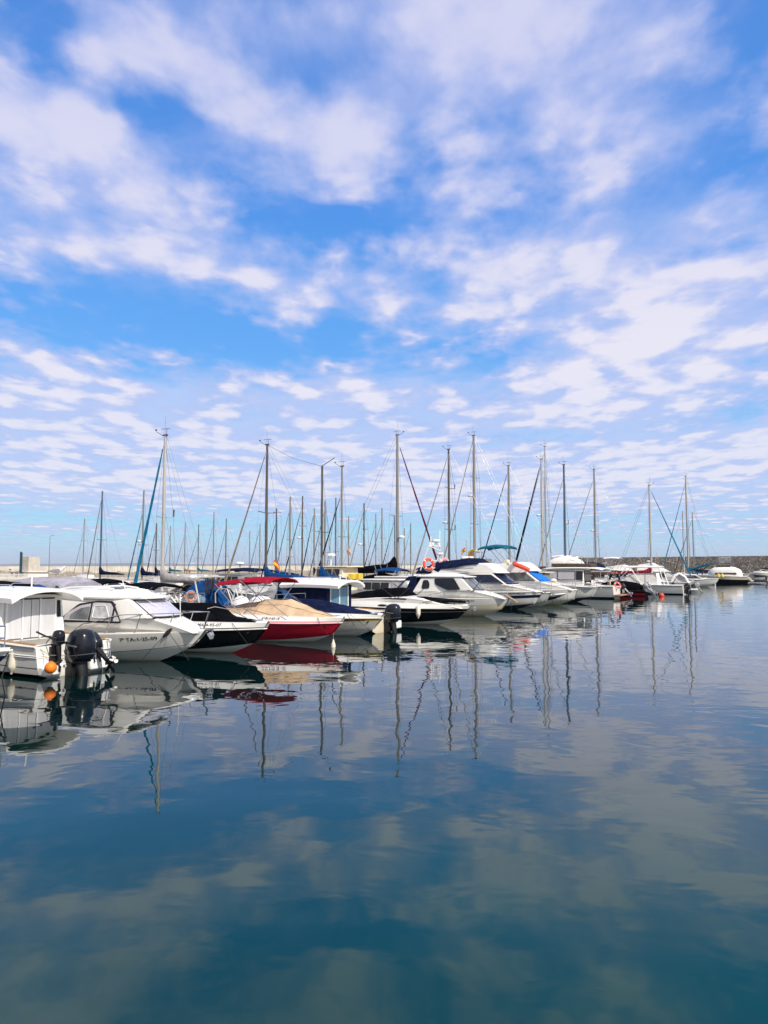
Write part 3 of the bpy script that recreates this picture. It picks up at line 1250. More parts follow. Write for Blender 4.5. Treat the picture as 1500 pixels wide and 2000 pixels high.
b = MB()
pts = [(112, 495), (135, 450), (165, 395), (190, 335), (330, 290)]
tops = [8.6, 8.3, 8.1, 7.9, 7.7]
lo, mid, hi, bk = [], [], [], []
for i in range(401):
    s_ = i / 400 * 4
    k = min(3, int(s_))
    u = s_ - k
    x, y = lerp(pts[k][0], pts[k + 1][0], u), lerp(pts[k][1], pts[k + 1][1], u)
    d = Vector((pts[k + 1][0] - pts[k][0], pts[k + 1][1] - pts[k][1], 0)).normalized()
    n = Vector((d.y, -d.x, 0))
    z = lerp(tops[k], tops[k + 1], u)
    j = mnoise.noise(Vector((i * .5, 3, 1))) * .25
    p = Vector((x, y, 0))
    lo.append(p + n * (4.2 + j) + Vector((0, 0, -.3)))
    mid.append(p + n * (2.2 + j) + Vector((0, 0, z * .5)))
    hi.append(p + n * (.4 - j) + Vector((0, 0, z + j * .3)))
    bk.append(p - n * 4 + Vector((0, 0, z + j * .3)))
SM = stone_mat()
b.grid([lo, mid, hi, bk], SM)
tag(b.build('breakwater', smooth=False, fix=False), 'long rough stone breakwater closing the harbour at right', 'breakwater')

# quay with the service building at left
b = MB()
b.box((-92, 138, .15), (96, 24, 1.3), 'concrete')
tag(b.build('quay', bevel=.05), kind='structure')


def P_at(px, Y, z):
    d = ray(px, 1100)
    return Vector((d.x / d.y * Y, Y, z))


def service_building():
    c = P_at(56, 138, .8)
    r = thing('service_building', 'low white harbour building with a ribbed concrete tower on its roof', 'building', c, R(-28))
    b = MB()
    b.box((0, 0, .62), (5.6, 4.2, 1.1), 'plaster')
    b.build('wall', r)
    b = MB()
    b.box((0, 0, 1.25), (6.4, 4.9, .16), 'plaster')
    b.build('roof', r, bevel=.02)
    t = MB()
    x0, x1, y0, y1, z0, z1 = -.3, 2.1, -1.6, .8, 1.33, 3.95
    t.box(((x0 + x1) / 2, (y0 + y1) / 2, (z0 + z1) / 2), (x1 - x0, y1 - y0, z1 - z0), 'concrete')
    for i in range(9):
        t.box((x1 + .03, y0 + .15 + i * .26, (z0 + z1) / 2), (.08, .12, z1 - z0 - .02), 'concretepale')
    t.build('tower', r)
    w = MB()
    for x in (-1.7, 1.2):
        w.box((x, -2.12, .75), (.55, .05, .5), 'glass')
        w.box((x, -2.13, 1.03), (.7, .09, .05), 'greystripe')
        o = w.build('window', r)
        w = MB()
    d = MB()
    d.box((-.4, -2.12, .55), (.7, .05, .95), 'greystripe')
    d.build('door', r)
    return r


service_building()
q = P_at(41, 134, .8)
r = thing('roof_post', 'dark teal square post rising beside the white harbour building', 'post', q)
b = MB()
b.prism([(-.19, 0), (.19, 0), (.19, 4.65), (-.19, 4.85)], (0, -.15, 0), (1, 0, 0), (0, 0, 1), (0, .3, 0), 'postteal')
b.build('shaft', r, bevel=.02)
b = MB()
b.box((0, 0, .06), (.7, .6, .12), 'concrete')
b.build('foot', r)

q = P_at(96, 148, .8)
r = thing('street_lamp', 'tall thin grey street lamp behind the ribbed tower', 'street lamp', q)
b = MB()
b.tube([(0, 0, 0), (0, 0, 8.1)], [.1, .055], 'alu', 8)
b.build('pole', r)
b = MB()
b.tube([(0, 0, 8.05), (.1, 0, 8.22), (.35, 0, 8.28)], .045, 'alu', 6)
b.box((.55, 0, 8.28), (.6, .22, .1), 'alu')
b.build('lamp_head', r, bevel=.02)

# white picket fence on the quay
r = thing('picket_fence', 'white picket fence on the quay in front of the building', 'fence', P_at(22, 126.5, .8), R(4))
b = MB()
for i in range(40):
    b.box((-4 + i * .2, 0, .5), (.1, .03, .95), 'plaster')
b.build('pickets', r)
b = MB()
for z in (.25, .8):
    b.box((-.1, .04, z), (8, .04, .07), 'plaster')
b.build('fence_rail', r)

# floating pontoon behind the front row
ROW0 = Vector((-6.0, 22.5, 0))
RU = Vector((.5, .866, 0))
RN = Vector((-.866, .5, 0))
b = MB()
for i in range(33):
    c = ROW0 + RU * (-6 + i * 3.5) + RN * 10.2
    b.box(c + Vector((0, 0, .42)), (3.44, 1.5, .12), 'teak', rz=R(60))
    b.box(c + Vector((0, 0, .12)), (2.9, 1.2, .46), 'concrete', rz=R(60))
tag(b.build('pontoon'), 'long floating pontoon with a plank deck behind the boats', 'pontoon')


# ------------------------------------------------------------------ front row
def place(H, px, py, d, heading):
    """root transform so that the tip of the bow sits over that point of the water"""
    tip = at(px, py, d)
    tip.z = 0
    h = Vector((math.cos(heading), math.sin(heading), 0))
    return tip - h * (H.L / 2), heading


def place_stern(H, px, d, heading):
    """root transform so that the middle of the transom sits at distance d under pixel column px"""
    c = P_at(px, d, 0)
    h = Vector((math.cos(heading), math.sin(heading), 0))
    return c + h * (H.L / 2), heading


def world(root, p):
    a = root.rotation_euler[2]
    return Vector(root.location) + Matrix.Rotation(a, 3, 'Z') @ Vector(p)


def anchor_roller(root, H, m='steel'):
    b = MB()
    L2, z = H.L / 2, H.fb
    b.box((L2 + .02, 0, z + .03), (.45, .13, .04), m)
    b.tube([(L2 - .2, 0, z + .07), (L2 + .22, 0, z + .03), (L2 + .26, 0, z - .12)], .022, m)
    b.prism([(0, 0), (.05, -.10), (.01, -.22), (-.10, -.06)], (L2 + .20, -.09, z - .02), (1, 0, 0), (0, 0, 1), (0, .18, 0), 'greycowl')
    b.build('anchor', root)


def cleats(root, H, ts=(.9,), m='steel'):
    b = MB()
    for t in ts:
        for sg in (-1, 1):
            p = H.sheer(t, sg, .12, .04)
            b.box(p, (.05, .05, .06), m)
            b.tube([p + Vector((-.11, 0, .04)), p + Vector((.11, 0, .04))], .016, m, 6)
            b.build('cleat', root)
            b = MB()


def bow_eye(root, H, m='rubber'):
    b = MB()
    for sg in (-1, 1):
        p = H.side(.93, .55, sg, .004)
        b.lathe([(.0, .012), (.04, .01), (.05, 0)], 10, p, (.2, sg, 0), m, (1.5, .7))
        b.build('fairlead', root)
        b = MB()


# --- near left: bow of a blue hulled boat cut by the frame
def boat_near_left():
    H = Hull(6.4, 2.3, .85, 1.06, rake=1.05, draft=.35, chrise=.45)
    loc, rz = place(H, 21, 1268, 17.4, R(-22))
    r = thing('motor_boat', 'blue hulled boat with white gunwale and steel bow rail cut by the left edge', 'boat', loc, rz)
    build_hull(r, H, [(.74, 'navyhull'), (1, 'bright')], bottom='antiblue', rail='ringwhite', rail_r=.03)
    guard_rail(r, H, .55, .95, .55, posts=4, r=.016, mid=True)
    cleats(r, H, (.88,))
    c = Cabin([(-2.2, .85), (-2.2, 1.3), (.2, 1.35), (1.6, 1.02)], .95, .8, taper=.5)
    c.build(r, 'bright', 'trunk_cabin')
    c.window(r, [(-1.5, 1.08), (-1.4, 1.24), (-.2, 1.26), (0, 1.1)], 'glass')
    p = world(r, (H.L / 2 - .05, 0, .95))
    rope('mooring_rope', 'dark mooring rope dropping from the blue bow at the left edge', [p, p + Vector((-.12, -.05, -.5)), p + Vector((-.06, .1, -1.2))], .02)
    return r


boat_near_left()


# --- pilothouse fishing boats lying stern out
def pilothouse_boat(px, d, heading, label, hullband, bottom, curtains, details, name='fishing_boat', dx=0.0):
    H = Hull(6.6, 2.55, .86, 1.3, rake=.9, draft=.3, tm=.45, stern=.96, chine=.1, cfr=.9)
    loc, rz = place_stern(H, px, d, heading)
    r = thing(name, label, 'boat', loc, rz)
    build_hull(r, H, hullband, bottom=bottom, cockpit=(.025, .34, .5, .2), rail='ringwhite', rail_r=.032)
    # moulded knuckle along the side and round the quarter
    b = MB()
    for v in (.60, .66):
        pts = [H.side(t, v, 1, .01) for t in [0.97 - i * .97 / 14 for i in range(15)]]
        pts += [H.side(0, v, -1, .01)] + [H.side(i * .97 / 14, v, -1, .01) for i in range(15)]
        b.tube(pts, .018, 'bright', 5)
    b.build('moulding', r)
    # sloping cockpit coaming
    b = MB()
    for sg in (-1, 1):
        pts = [H.sheer(t, sg, .1, .04) for t in (.02, .1, .2, .33)]
        b.tube(pts, .035, 'wood', 6)
    b.build('coaming', r)
    xa = -1.42 + dx
    z0 = .86
    c = Cabin([(xa, z0), (xa, 2.14), (1.0 + dx * .6, 2.18), (1.55 + dx * .6, 1.5), (2.3 + dx * .4, 1.12), (2.4 + dx * .4, .95)], 1.10, .93, taper=.35, crown=.03, bow=.15)
    c.build(r, 'bright', 'pilothouse')
    for poly in ([(-1.1 + dx, 1.5), (-1.08 + dx, 2.0), (-.3 + dx, 2.02), (-.3 + dx, 1.5)], [(-.18 + dx, 1.5), (-.18 + dx, 2.02), (.75 + dx * .6, 2.03), (1.05 + dx * .6, 1.55)]):
        c.window(r, poly, 'glass', sides=(-1,) if curtains else (-1, 1))
    c.front(r, (1.55 + dx * .6, 1.5), (1.0 + dx * .6, 2.18), -.85, .85, 'navy' if curtains else 'glass')
    if curtains:
        b = MB()
        c.side_poly(b, [(xa, .98), (xa, 2.12), (1.0 + dx * .6, 2.14), (1.6 + dx * .6, 1.45), (2.25 + dx * .4, 1.1)], .035, 'navy', 1, .03)
        b.build('side_canvas', r)
    # aft bulkhead doors
    b = MB()
    b.box((xa - .012, .10, (z0 + 2.08) / 2 + .02), (.04, 1.56, 1.16), 'rubber')
    frame = b.build('door_frame', r)
    ys = [(.86, .42), (.36, .12), (.10, -.14), (-.22, -.66)] if not curtains else [(.80, .12), (.04, -.62)]
    for (ya, yb) in ys:
        b = MB()
        b.box((xa - .045, (ya + yb) / 2, (z0 + 2.06) / 2 + .02), (.03, ya - yb, 1.10), 'bluecurtain' if curtains else 'door')
        b.build('door_panel', frame, bevel=.008)
    b = MB()
    for y in ((.39, -.18, .88, -.68) if not curtains else (.08, -.66, .84)):
        b.box((xa - .055, y, (z0 + 2.06) / 2 + .02), (.05, .045, 1.14), 'bright')
        b.build('mullion', frame)
        b = MB()
    b = MB()
    b.prism(rounded([(-.78, 1.48), (-.90, 1.48), (-.86, 1.98), (-.76, 1.98)], .02), (xa - .012, 0, 0), (0, 1, 0), (0, 0, 1), (-.02, 0, 0), 'glass')
    b.build('window', r)
    # overhanging roof, drooping at its edges
    b = MB()
    rows, lo = [], []
    for i in range(13):
        u = i / 12
        x = lerp(-2.12, 1.35, u) + dx
        row, rl = [], []
        for j in range(11):
            a = -1 + j / 5
            wv_ = 1.18 * (1 - .10 * max(0, u - .6) / .4)
            z = 2.40 - .25 * abs(a) ** 2.4 - .05 * (2 * u - 1) ** 2
            row.append((x + .10 * (1 - a * a) * (1 if u > .5 else -1) * abs(2 * u - 1), a * wv_, z))
            rl.append((x + .10 * (1 - a * a) * (1 if u > .5 else -1) * abs(2 * u - 1), a * (wv_ - .03), z - .09 - .05 * abs(a) ** 4))
        rows.append(row)
        lo.append(rl)
    b.grid(rows, 'bright')
    b.grid(lo, 'bright')
    for e in (0, -1):
        b.grid([rows[e], lo[e]], 'bright')
        b.grid([[q_[e] for q_ in rows], [q_[e] for q_ in lo]], 'bright')
    rf = b.build('roof', r, angle=50)
    tubes(rf, 'roof_rail', [[(-1.6 + dx, s_ * .75, 2.38), (-1.4 + dx, s_ * .75, 2.47), (.7 + dx, s_ * .75, 2.47), (.9 + dx, s_ * .75, 2.38)] for s_ in (-1, 1)], .013)
    guard_rail(r, H, .55, .97, .5, posts=4, r=.014)
    if curtains:
        b = MB()
        b.box((xa - .03, -.86, 1.55), (.05, .22, 1.1), 'navy')
        b.build('side_screen', r)
        b = MB()
        b.box((xa - .03, .98, 1.5), (.05, .2, 1.15), 'navy')
        b.build('side_screen', r)
    details(r, H)
    return r, H


def details_a(r, H):
    x = -H.L / 2
    outboard(r, (x - .05, .10, .30), tilt=R(7), sc=1.42)
    outboard(r, (x - .10, -.58, .50), tilt=R(48), sc=.80, name='spare_motor')
    k = outboard(r, (x - .02, .66, .86), tilt=R(4), sc=.62, name='spare_motor')
    tubes(k, 'tiller', [[(x - .2, .72, 1.04), (x - .1, .98, 1.12), (x + .02, 1.2, 1.26)]], .026, 'rubber', 7)
    b = MB()
    b.box((x - .03, .66, .62), (.09, .3, .42), 'rubber')
    b.build('motor_bracket', r, bevel=.01)
    # boarding ladder
    b = MB()
    for y in (-.82, -1.08):
        b.tube([(x + .05, y, .80), (x - .08, y, .86), (x - .16, y, .74), (x - .17, y, .0), (x - .16, y, -.3)], .017, 'steel', 7)
    for z in (.6, .36, .12):
        b.tube([(x - .165, -.82, z), (x - .165, -1.08, z)], .02, 'steel', 7)
    b.build('ladder', r)
    b = MB()
    b.box((x - .09, -.72, .22), (.26, .7, .30), 'bright')
    b.build('swim_step', r, bevel=.05)
    b = MB()
    b.box((x - .10, .85, .20), (.28, .55, .26), 'bright')
    b.build('swim_step', r, bevel=.05)
    # white stern numbers seen low on the transom
    b = MB()
    b.tube([(x + .02, -.6, 1.0), (x + .6, -.9, 1.14)], .014, 'steel')
    b.build('stern_rail', r)
    tubes(r, 'aerial', [[(-1.0, -.2, 2.35), (-1.0, -.2, 2.75)]], .022, 'ringwhite')
    b = MB()
    b.lathe([(.0, 0), (.05, .0), (.05, .05), (0, .07)], 8, (-1.9, -.4, 2.36), m='rubber')
    b.build('deck_light', r)


ra, Ha = pilothouse_boat(151, 21.0, R(150), 'white fishing boat with grey cabin doors and black outboards on its stern',
                         [(.20, 'white'), (.235, 'rubber'), (1, 'white')], 'anti', False, details_a)
p0 = world(ra, (-1.6, 1.42, .5))
fender('fender', 'cream sausage fender between the white fishing boat and the left edge', at(27, 1290, p0.y - .1), .66, .13, tilt=(.16, 0), top=at(36, 1262, p0.y))
p0 = world(ra, (-3.36, 1.18, .36))
ball_buoy('ball_buoy', 'round orange buoy hanging at the corner of the white fishing boat', at(99, 1304, p0.y - .12), .155, 'orange', top=at(90, 1262, p0.y))
rope('mooring_rope', 'thin rope slung across the stern of the white fishing boat', [world(ra, (-3.2, 1.2, .9)), world(ra, (-3.45, .9, .62)), world(ra, (-3.4, .35, .55))], .010, 'ropepale')


def details_f(r, H):
    x = -H.L / 2
    outboard(r, (x - .05, -.05, .42), tilt=R(5), sc=1.30)
    b = MB()
    b.box((x - .1, -.85, .3), (.3, .6, .36), 'bright')
    b.build('swim_step', r, bevel=.05)
    b = MB()
    b.lathe([(0, 0), (.03, 0), (.03, .16), (.08, .18), (.08, .22), (0, .23)], 10, (-.9, .1, 2.38), m='ringwhite')
    b.build('roof_light', r)


rf_, Hf = pilothouse_boat(752, 34.2, R(150), 'fishing boat with navy hull, blue curtained door and one black outboard', [(.62, 'navyhull'), (1, 'cream')], 'antiblue', True, details_f, dx=.62)


# --- white cabin cruiser with sunshade in its windscreen
def boat_b():
    H = Hull(7.1, 2.62, .82, .99, rake=.82, draft=.32, tm=.38, p=2.4, chine=.10, chrise=.40, flare=.75, blunt=.12)
    loc, rz = place(H, 402, 1231, 23.3, R(-20))
    r = thing('cabin_cruiser', 'white cabin cruiser with rounded hardtop and pale sunshades inside its windscreen', 'boat', loc, rz)
    build_hull(r, H, [(.16, 'white'), (.19, 'greystripe'), (.24, 'white'), (.96, 'white'), (1, 'bright')], bottom='white', rail=None)
    t = Cabin([(-2.7, .84), (-2.7, 1.22), (.6, 1.30), (1.45, 1.44), (2.1, 1.42), (2.8, 1.20), (3.32, 1.0), (3.36, .94)], 1.22, .98, crown=.05, bow=.0, taper=.72, xm=.3, n=10)
    t.build(r, 'bright', 'trunk_cabin', bevel=.06)
    c = Cabin([(-2.55, 1.2), (-2.35, 1.55), (-1.9, 1.96), (1.30, 1.99), (2.10, 1.41)], 1.13, .93, crown=.02, bow=.30, taper=.18, xm=.6, n=10)
    c.build(r, 'bright', 'pilothouse', bevel=.05)
    c.window(r, [(-1.0, 1.30), (-.98, 1.50), (-.45, 1.76), (.15, 1.86), (.72, 1.85), (1.16, 1.30)], 'curtain', 'rubber', r=.05, fw=.06)
    b = MB()
    c.side_poly(b, rounded([(-.78, 1.34), (-.76, 1.48), (-.4, 1.68), (-.05, 1.74), (-.05, 1.34)], .04), .020, 'glassgrey', -1, .01)
    c.side_poly(b, rounded([(.02, 1.36), (.02, 1.74), (.58, 1.76), (.80, 1.36)], .05), .020, 'clear', -1, .01)
    b.build('sliding_pane', r)
    b = MB()
    for xx in (-.02, .86):
        c.side_poly(b, [(xx, 1.31), (xx, 1.84), (xx + .055, 1.84), (xx + .055, 1.31)], .030, 'rubber', -1, .012)
        b.build('window_bar', r)
        b = MB()
    b.tube([(v_[0], -c.w(*v_) - .03, v_[1]) for v_ in rounded([(.12, 1.40), (.12, 1.76), (.56, 1.78), (.78, 1.40)], .06)], .012, 'bright', 5, closed=True)
    b.build('sliding_frame', r)
    c.front(r, (2.10, 1.41), (1.30, 1.99), -.86, .86, 'shade', 'rubber', b0=.04, b1=.86)
    # wipers
    for a in (-.55, .35):
        tubes(r, 'wiper', [[c.pt(1.42, 1.93, a) + Vector((.05, 0, .05)), c.pt(1.72, 1.70, a + .18) + Vector((.06, 0, .05))]], .010, 'ringwhite')
    # hardtop with raised brow
    b = MB()
    rows, lo = [], []
    for i in range(19):
        u = i / 18
        x = lerp(-2.45, 1.72, u)
        row, rl = [], []
        for j in range(13):
            a = -1 + j / 6
            wv_ = 1.03 * (1 - .22 * max(0, u - .55) ** 2 / .2) * (1 - .06 * (1 - u))
            arch = interp([(0, .0), (.18, .20), (.5, .34), (.75, .24), (.95, .05), (1, .0)], u)
            z = 2.0 + arch * (1 - abs(a) ** 2.6) + .03
            xx = x + .28 * (1 - a * a) * max(0, u - .4)
            row.append((xx, a * wv_, z))
            rl.append((xx - .01, a * wv_ * .985, min(z - .05, 1.985)))
        rows.append(row)
        lo.append(rl)
    b.grid(rows, 'bright')
    b.grid(lo, 'bright')
    for e in (0, -1):
        b.grid([rows[e], lo[e]], 'bright')
        b.grid([[q_[e] for q_ in rows], [q_[e] for q_ in lo]], 'bright')
    rf = b.build('hardtop', r, angle=50)
    b = MB()
    b.lathe([(.0, .035), (.22, .03), (.27, .0)], 16, (.35, -.25, 2.295), (.05, -.05, 1), 'glassgrey', (1.1, .75))
    b.build('roof_hatch', rf)
    b = MB()
    for sg in (-1, 1):
        b.tube([(-1.9, sg * .62, 2.2), (-1.2, sg * .66, 2.31), (-.2, sg * .66, 2.35), (.5, sg * .6, 2.28)], .03, 'bright', 6)
    b.build('roof_moulding', rf)
    tubes(r, 'aerial', [[(.9, -.5, 2.2), (.75, -.5, 2.55)]], .014, 'ringwhite')
    tubes(r, 'light_staff', [[(2.75, -.2, 1.2), (2.72, -.2, 2.15)]], .014, 'ringwhite')
    b = MB()
    b.lathe([(.0, .05), (.14, .035), (.17, 0)], 10, H.side(.86, 1.0, -1, -.02), (.1, -1, .2), 'rubber', (1.2, .4))
    b.build('fairlead', r)
    b = MB()
    b.prism(rounded([(-.16, -.05), (.12, -.04), (.16, .05), (-.1, .06)], .03), H.side(.975, .93, -1, .01), (.9, .4, .1), (0, 0, 1), (0, -.015, 0), 'concrete')
    b.build('navigation_light', r)
    guard_rail(r, H, .46, .985, .60, inset=.10, posts=5, r=.015, lean=.22)
    anchor_roller(r, H)
    hull_text(r, H, '7ª TA-1-25-09', 1.12, .66, .11, width=1.12)
    a = world(r, H.side(.86, 1, -1, .02))
    rope('mooring_rope', 'dark line running aft from the white cruiser bow into the water', [a, at(272, 1294, 22.9)], .011)
    rope('mooring_rope', 'dark line dropping forward from the white cruiser bow', [a + Vector((.08, -.02, 0)), at(369, 1290, 22.6)], .011)


boat_b()


def stripe_cover_lines(root, H, ts, hts, m='rubber', base=.05):
    b = MB()
    for t in ts:
        h = interp(hts, t)
        pts = []
        for i in range(15):
            a = -1 + i / 7
            p = H.sheer(t, 1)
            pts.append((p.x, a * H.hd(t) * .85, H.zs(t) + base + h * (1 - abs(a) ** 1.7) - .03 * abs(a)))
        b.tube(pts, .012, m, 5)
    return b.build('tie_strap', root)


def cover_seam(root, H, t0, t1, hts, a, k, pw, m, base=.03, r=.009):
    """stitched seam running fore and aft over a canvas cover"""
    b = MB()
    pts = []
    for i in range(25):
        t = lerp(t0, t1, i / 24)
        pts.append((H.x(t, 1), a * H.hd(t) * k, H.zs(t) + base + interp(hts, t) * (1 - abs(a) ** pw) + .012))
    b.tube(pts, r, m, 5)
    return b.build('cover_seam', root)


# --- black runabout under a black cover
def boat_c():
    H = Hull(6.3, 2.42, 1.10, 1.08, rake=.95, draft=.3, chine=.06, chrise=.32, p=2.6, blunt=.10, flare=.8, tumble=.13, vr=.72)
    loc, rz = place(H, 524, 1222, 25.4, R(-27))
    r = thing('runabout', 'black and white runabout zipped under a black canvas cover beside the red boat', 'boat', loc, rz)
    build_hull(r, H, [(.72, 'black'), (.75, 'white'), (.80, 'greystripe'), (.82, 'white'), (1, 'bright')], bottom='white', rail='ringwhite', rail_r=.022)
    hts = [(.05, .38), (.22, .52), (.55, .60), (.645, .56), (.70, .28), (.74, .14), (.85, .09), (.94, .02)]
    cover(r, H, .03, .94, hts, 'canvasblack', k=.86, pw=2.4, seed=1, wr=.035)
    tubes(r, 'grab_rail', [[H.sheer(.66, s_, .3, .45), H.sheer(.70, s_, .34, .52), H.sheer(.80, s_, .26, .42), H.sheer(.9, s_, .12, .12)] for s_ in (-1, 1)], .014)
    hull_text(r, H, '7ª MA-4-95-07', .72, .865, .10, 'lettergrey', width=1.02)
    cleats(r, H, (.93,))
    bow_eye(r, H)
    a = world(r, H.side(.83, 1, -1, .02))
    rope('mooring_rope', 'dark line falling from the black runabout bow to the water', [a, at(487, 1262, 24.9), at(478, 1278, 25.2)], .010)


boat_c()


# --- red runabout under a beige cover, red bimini raised
def boat_d():
    H = Hull(6.4, 2.44, 1.10, 1.0, rake=1.0, draft=.3, chine=.02, chrise=.30, p=2.5, blunt=.10, flare=.85, sag=.02, tumble=.14, vr=.72)
    loc, rz = place(H, 672, 1215, 29.0, R(-29))
    r = thing('runabout', 'red and white runabout under a beige cover with its red bimini raised', 'boat', loc, rz)
    build_hull(r, H, [(.72, 'red'), (.74, 'white'), (.775, 'pink'), (.79, 'white'), (.815, 'pink'), (1, 'bright')], bottom='white', rail='ringwhite', rail_r=.02)
    hts = [(.10, .16), (.28, .36), (.45, .55), (.60, .60), (.70, .42), (.82, .18), (.93, .02)]
    cover(r, H, .05, .955, hts, 'beige', k=.84, pw=1.7, seed=4, wr=.055)
    stripe_cover_lines(r, H, (.42,), hts)
    for a_ in (-.55, 0, .55):
        cover_seam(r, H, .07, .94, hts, a_, .84, 1.7, 'tan')
    bimini(r, -2.6, .35, .98, 2.42, 'canred', arch=.14, slope=.16, drop=.10)
    tubes(r, 'bimini_frame', [[(.25, s_ * .97, 2.42), (-1.0, s_ * 1.02, 1.0)] for s_ in (-1, 1)] + [[(-1.2, s_ * .97, 2.42), (1.25, s_ * .98, 1.05)] for s_ in (-1, 1)]
          + [[(-2.5, s_ * .97, 2.27), (-1.0, s_ * 1.02, 1.0)] for s_ in (-1, 1)] + [[(-1.1, -.97, 2.44), (-1.1, 0, 2.55), (-1.1, .97, 2.44)]], .016)
    hull_text(r, H, '6ª-BI-3-60-18', .05, .87, .095, 'lettergrey', width=.78)
    cleats(r, H, (.95,))
    bow_eye(r, H)
    a = world(r, H.side(.86, 1, -1, .02))
    rope('mooring_rope', 'dark line hanging down the red hull near its bow', [a, a + Vector((.14, -.1, -.35)), at(656, 1256, 28.5)], .010)
    fender('fender', 'small white fender floating upright at the red boat bow', at(651, 1264, 27.9), .46, .085, rope=.25)


boat_d()


# --- white runabout with a gold stripe under a navy cover
def boat_e():
    H = Hull(6.2, 2.4, 1.05, .95, rake=.8, draft=.3, chine=.06, chrise=.26, p=2.5, blunt=.12, flare=.85, tumble=.13, vr=.78)
    loc, rz = place(H, 749, 1212, 31.6, R(-29))
    r = thing('runabout', 'cream runabout with a gold stripe lying under a navy canvas cover', 'boat', loc, rz)
    build_hull(r, H, [(.60, 'greywhite'), (.78, 'gold'), (1, 'bright')], bottom='white', rail='ringwhite', rail_r=.02)
    hts = [(.05, .3), (.3, .5), (.5, .45), (.66, .28), (.82, .12), (.93, .03), (.965, .02)]
    cover(r, H, .03, .965, hts, 'navy', k=.90, pw=1.8, seed=9, wr=.045)
    hull_text(r, H, '7ª MA-4-106-23', 1.45, .635, .085, 'letter', width=.95)
    cleats(r, H, (.95,))
    bow_eye(r, H)
    a = world(r, H.side(.78, 1, -1, .02))
    rope('mooring_rope', 'dark line from the gold striped boat into the water', [a, at(704, 1243, 31.0)], .010)
    rope('mooring_rope', 'dark line looping from the gold striped bow toward the outboard', [a + Vector((.1, 0, 0)), a + Vector((.7, -.2, -.45)), at(728, 1236, 31.2)], .010)


boat_e()


# --- black and white cuddy cruiser
def boat_g():
    H = Hull(7.5, 2.6, 1.14, 1.02, rake=1.25, draft=.34, chine=.05, chrise=.30, p=2.3, blunt=.06, flare=.8, tumble=.12, vr=.74)
    loc, rz = place(H, 920, 1188, 37.5, R(-31))
    r = thing('cuddy_cruiser', 'sleek black and white cuddy cruiser with black canvas over cockpit and foredeck', 'boat', loc, rz)
    build_hull(r, H, [(.56, 'black'), (.575, 'ringwhite'), (.74, 'black'), (.77, 'greystripe'), (1, 'bright')], bottom='white', rail='rubber', rail_r=.02)
    c = Cabin([(-3.6, .95), (-3.5, 1.18), (-1.2, 1.36), (.3, 1.42), (1.3, 1.33), (2.6, 1.06), (3.3, .92), (3.35, .88)], 1.20, .92, crown=.06, bow=0, taper=.78, xm=-.6, n=10)
    c.build(r, 'bright', 'trunk_cabin', bevel=.05)
    for sg in (-1, 1):
        b = MB()
        ring_ = [(math.cos(2 * math.pi * k / 20), math.sin(2 * math.pi * k / 20)) for k in range(20)]
        b.add([H.side(.41 + .040 * x_, .875 + .062 * y_, sg, .006) for x_, y_ in ring_] + [H.side(.41 + .033 * x_, .875 + .046 * y_, sg, .016) for x_, y_ in ring_], [(k, (k + 1) % 20, 20 + (k + 1) % 20, 20 + k) for k in range(20)], 'steel')
        ph = b.build('porthole', r)
        b = MB()
        b.add([H.side(.41 + .034 * x_, .875 + .047 * y_, sg, .013) for x_, y_ in ring_], [tuple(range(20))], 'glass')
        b.build('pane', ph)
    b = MB()
    for sg in (-1, 1):
        c.side_poly(b, rounded([(-3.1, 1.05), (-3.1, 1.11), (-2.85, 1.12), (-2.85, 1.06)], .03), .012, 'rubber', sg)
    b.build('vent', r)
    cover(r, H, .02, .565, [(.02, .06), (.2, .30), (.36, .50), (.47, .54), (.53, .42), (.565, .04)], 'canvasblack', k=.80, pw=2.3, seed=12, base=.24, hang=-.18)
    cover(r, H, .55, .955, [(.55, .12), (.62, .16), (.8, .10), (.955, .02)], 'canvasblack', name='foredeck_cover', k=.66, pw=2.6, seed=15, base=.20, hang=-.12)
    tubes(r, 'arch', [[(-.05, s_ * .95, 1.35), (-1.3, s_ * .9, 2.05)] for s_ in (-1, 1)] + [[(.0, s_ * .95, 1.35), (.75, s_ * .9, 1.9)] for s_ in (-1, 1)], .018, 'rubber')
    guard_rail(r, H, .72, .985, .26, posts=4, r=.013, m='rubber')
    anchor_roller(r, H)
    p = world(r, H.side(.70, .62, -1, .14))
    fender('fender', 'white sausage fender on the dark hull of the cuddy cruiser', p, .62, .115, top=world(r, H.sheer(.70, -1, .05, .12)))
    a = world(r, (H.L / 2 + .05, 0, .85))
    rope('mooring_rope', 'dark line hanging from the cuddy cruiser anchor roller', [a, a + Vector((.06, 0, -.4)), at(926, 1222, 37.0)], .012)


boat_g()


def canvas_wedge(root, pts, w0, w1, m, name='canvas_screen'):
    """flat-sided canvas tent: pts is the side outline (x,z); width w0 low .. w1 high"""
    b = MB()
    zs_ = [p[1] for p in pts]
    lo, hi = min(zs_), max(zs_)
    n = len(pts)

    def W_(z):
        return lerp(w0, w1, (z - lo) / (hi - lo))
    L_ = [(x, -W_(z), z) for x, z in pts]
    Rr = [(x, W_(z), z) for x, z in pts]
    b.add(L_ + Rr, [tuple(range(n)), tuple(reversed(range(n, 2 * n)))] + [(i, (i + 1) % n, n + (i + 1) % n, n + i) for i in range(n)], m)
    return b.build(name, root, bevel=.02)


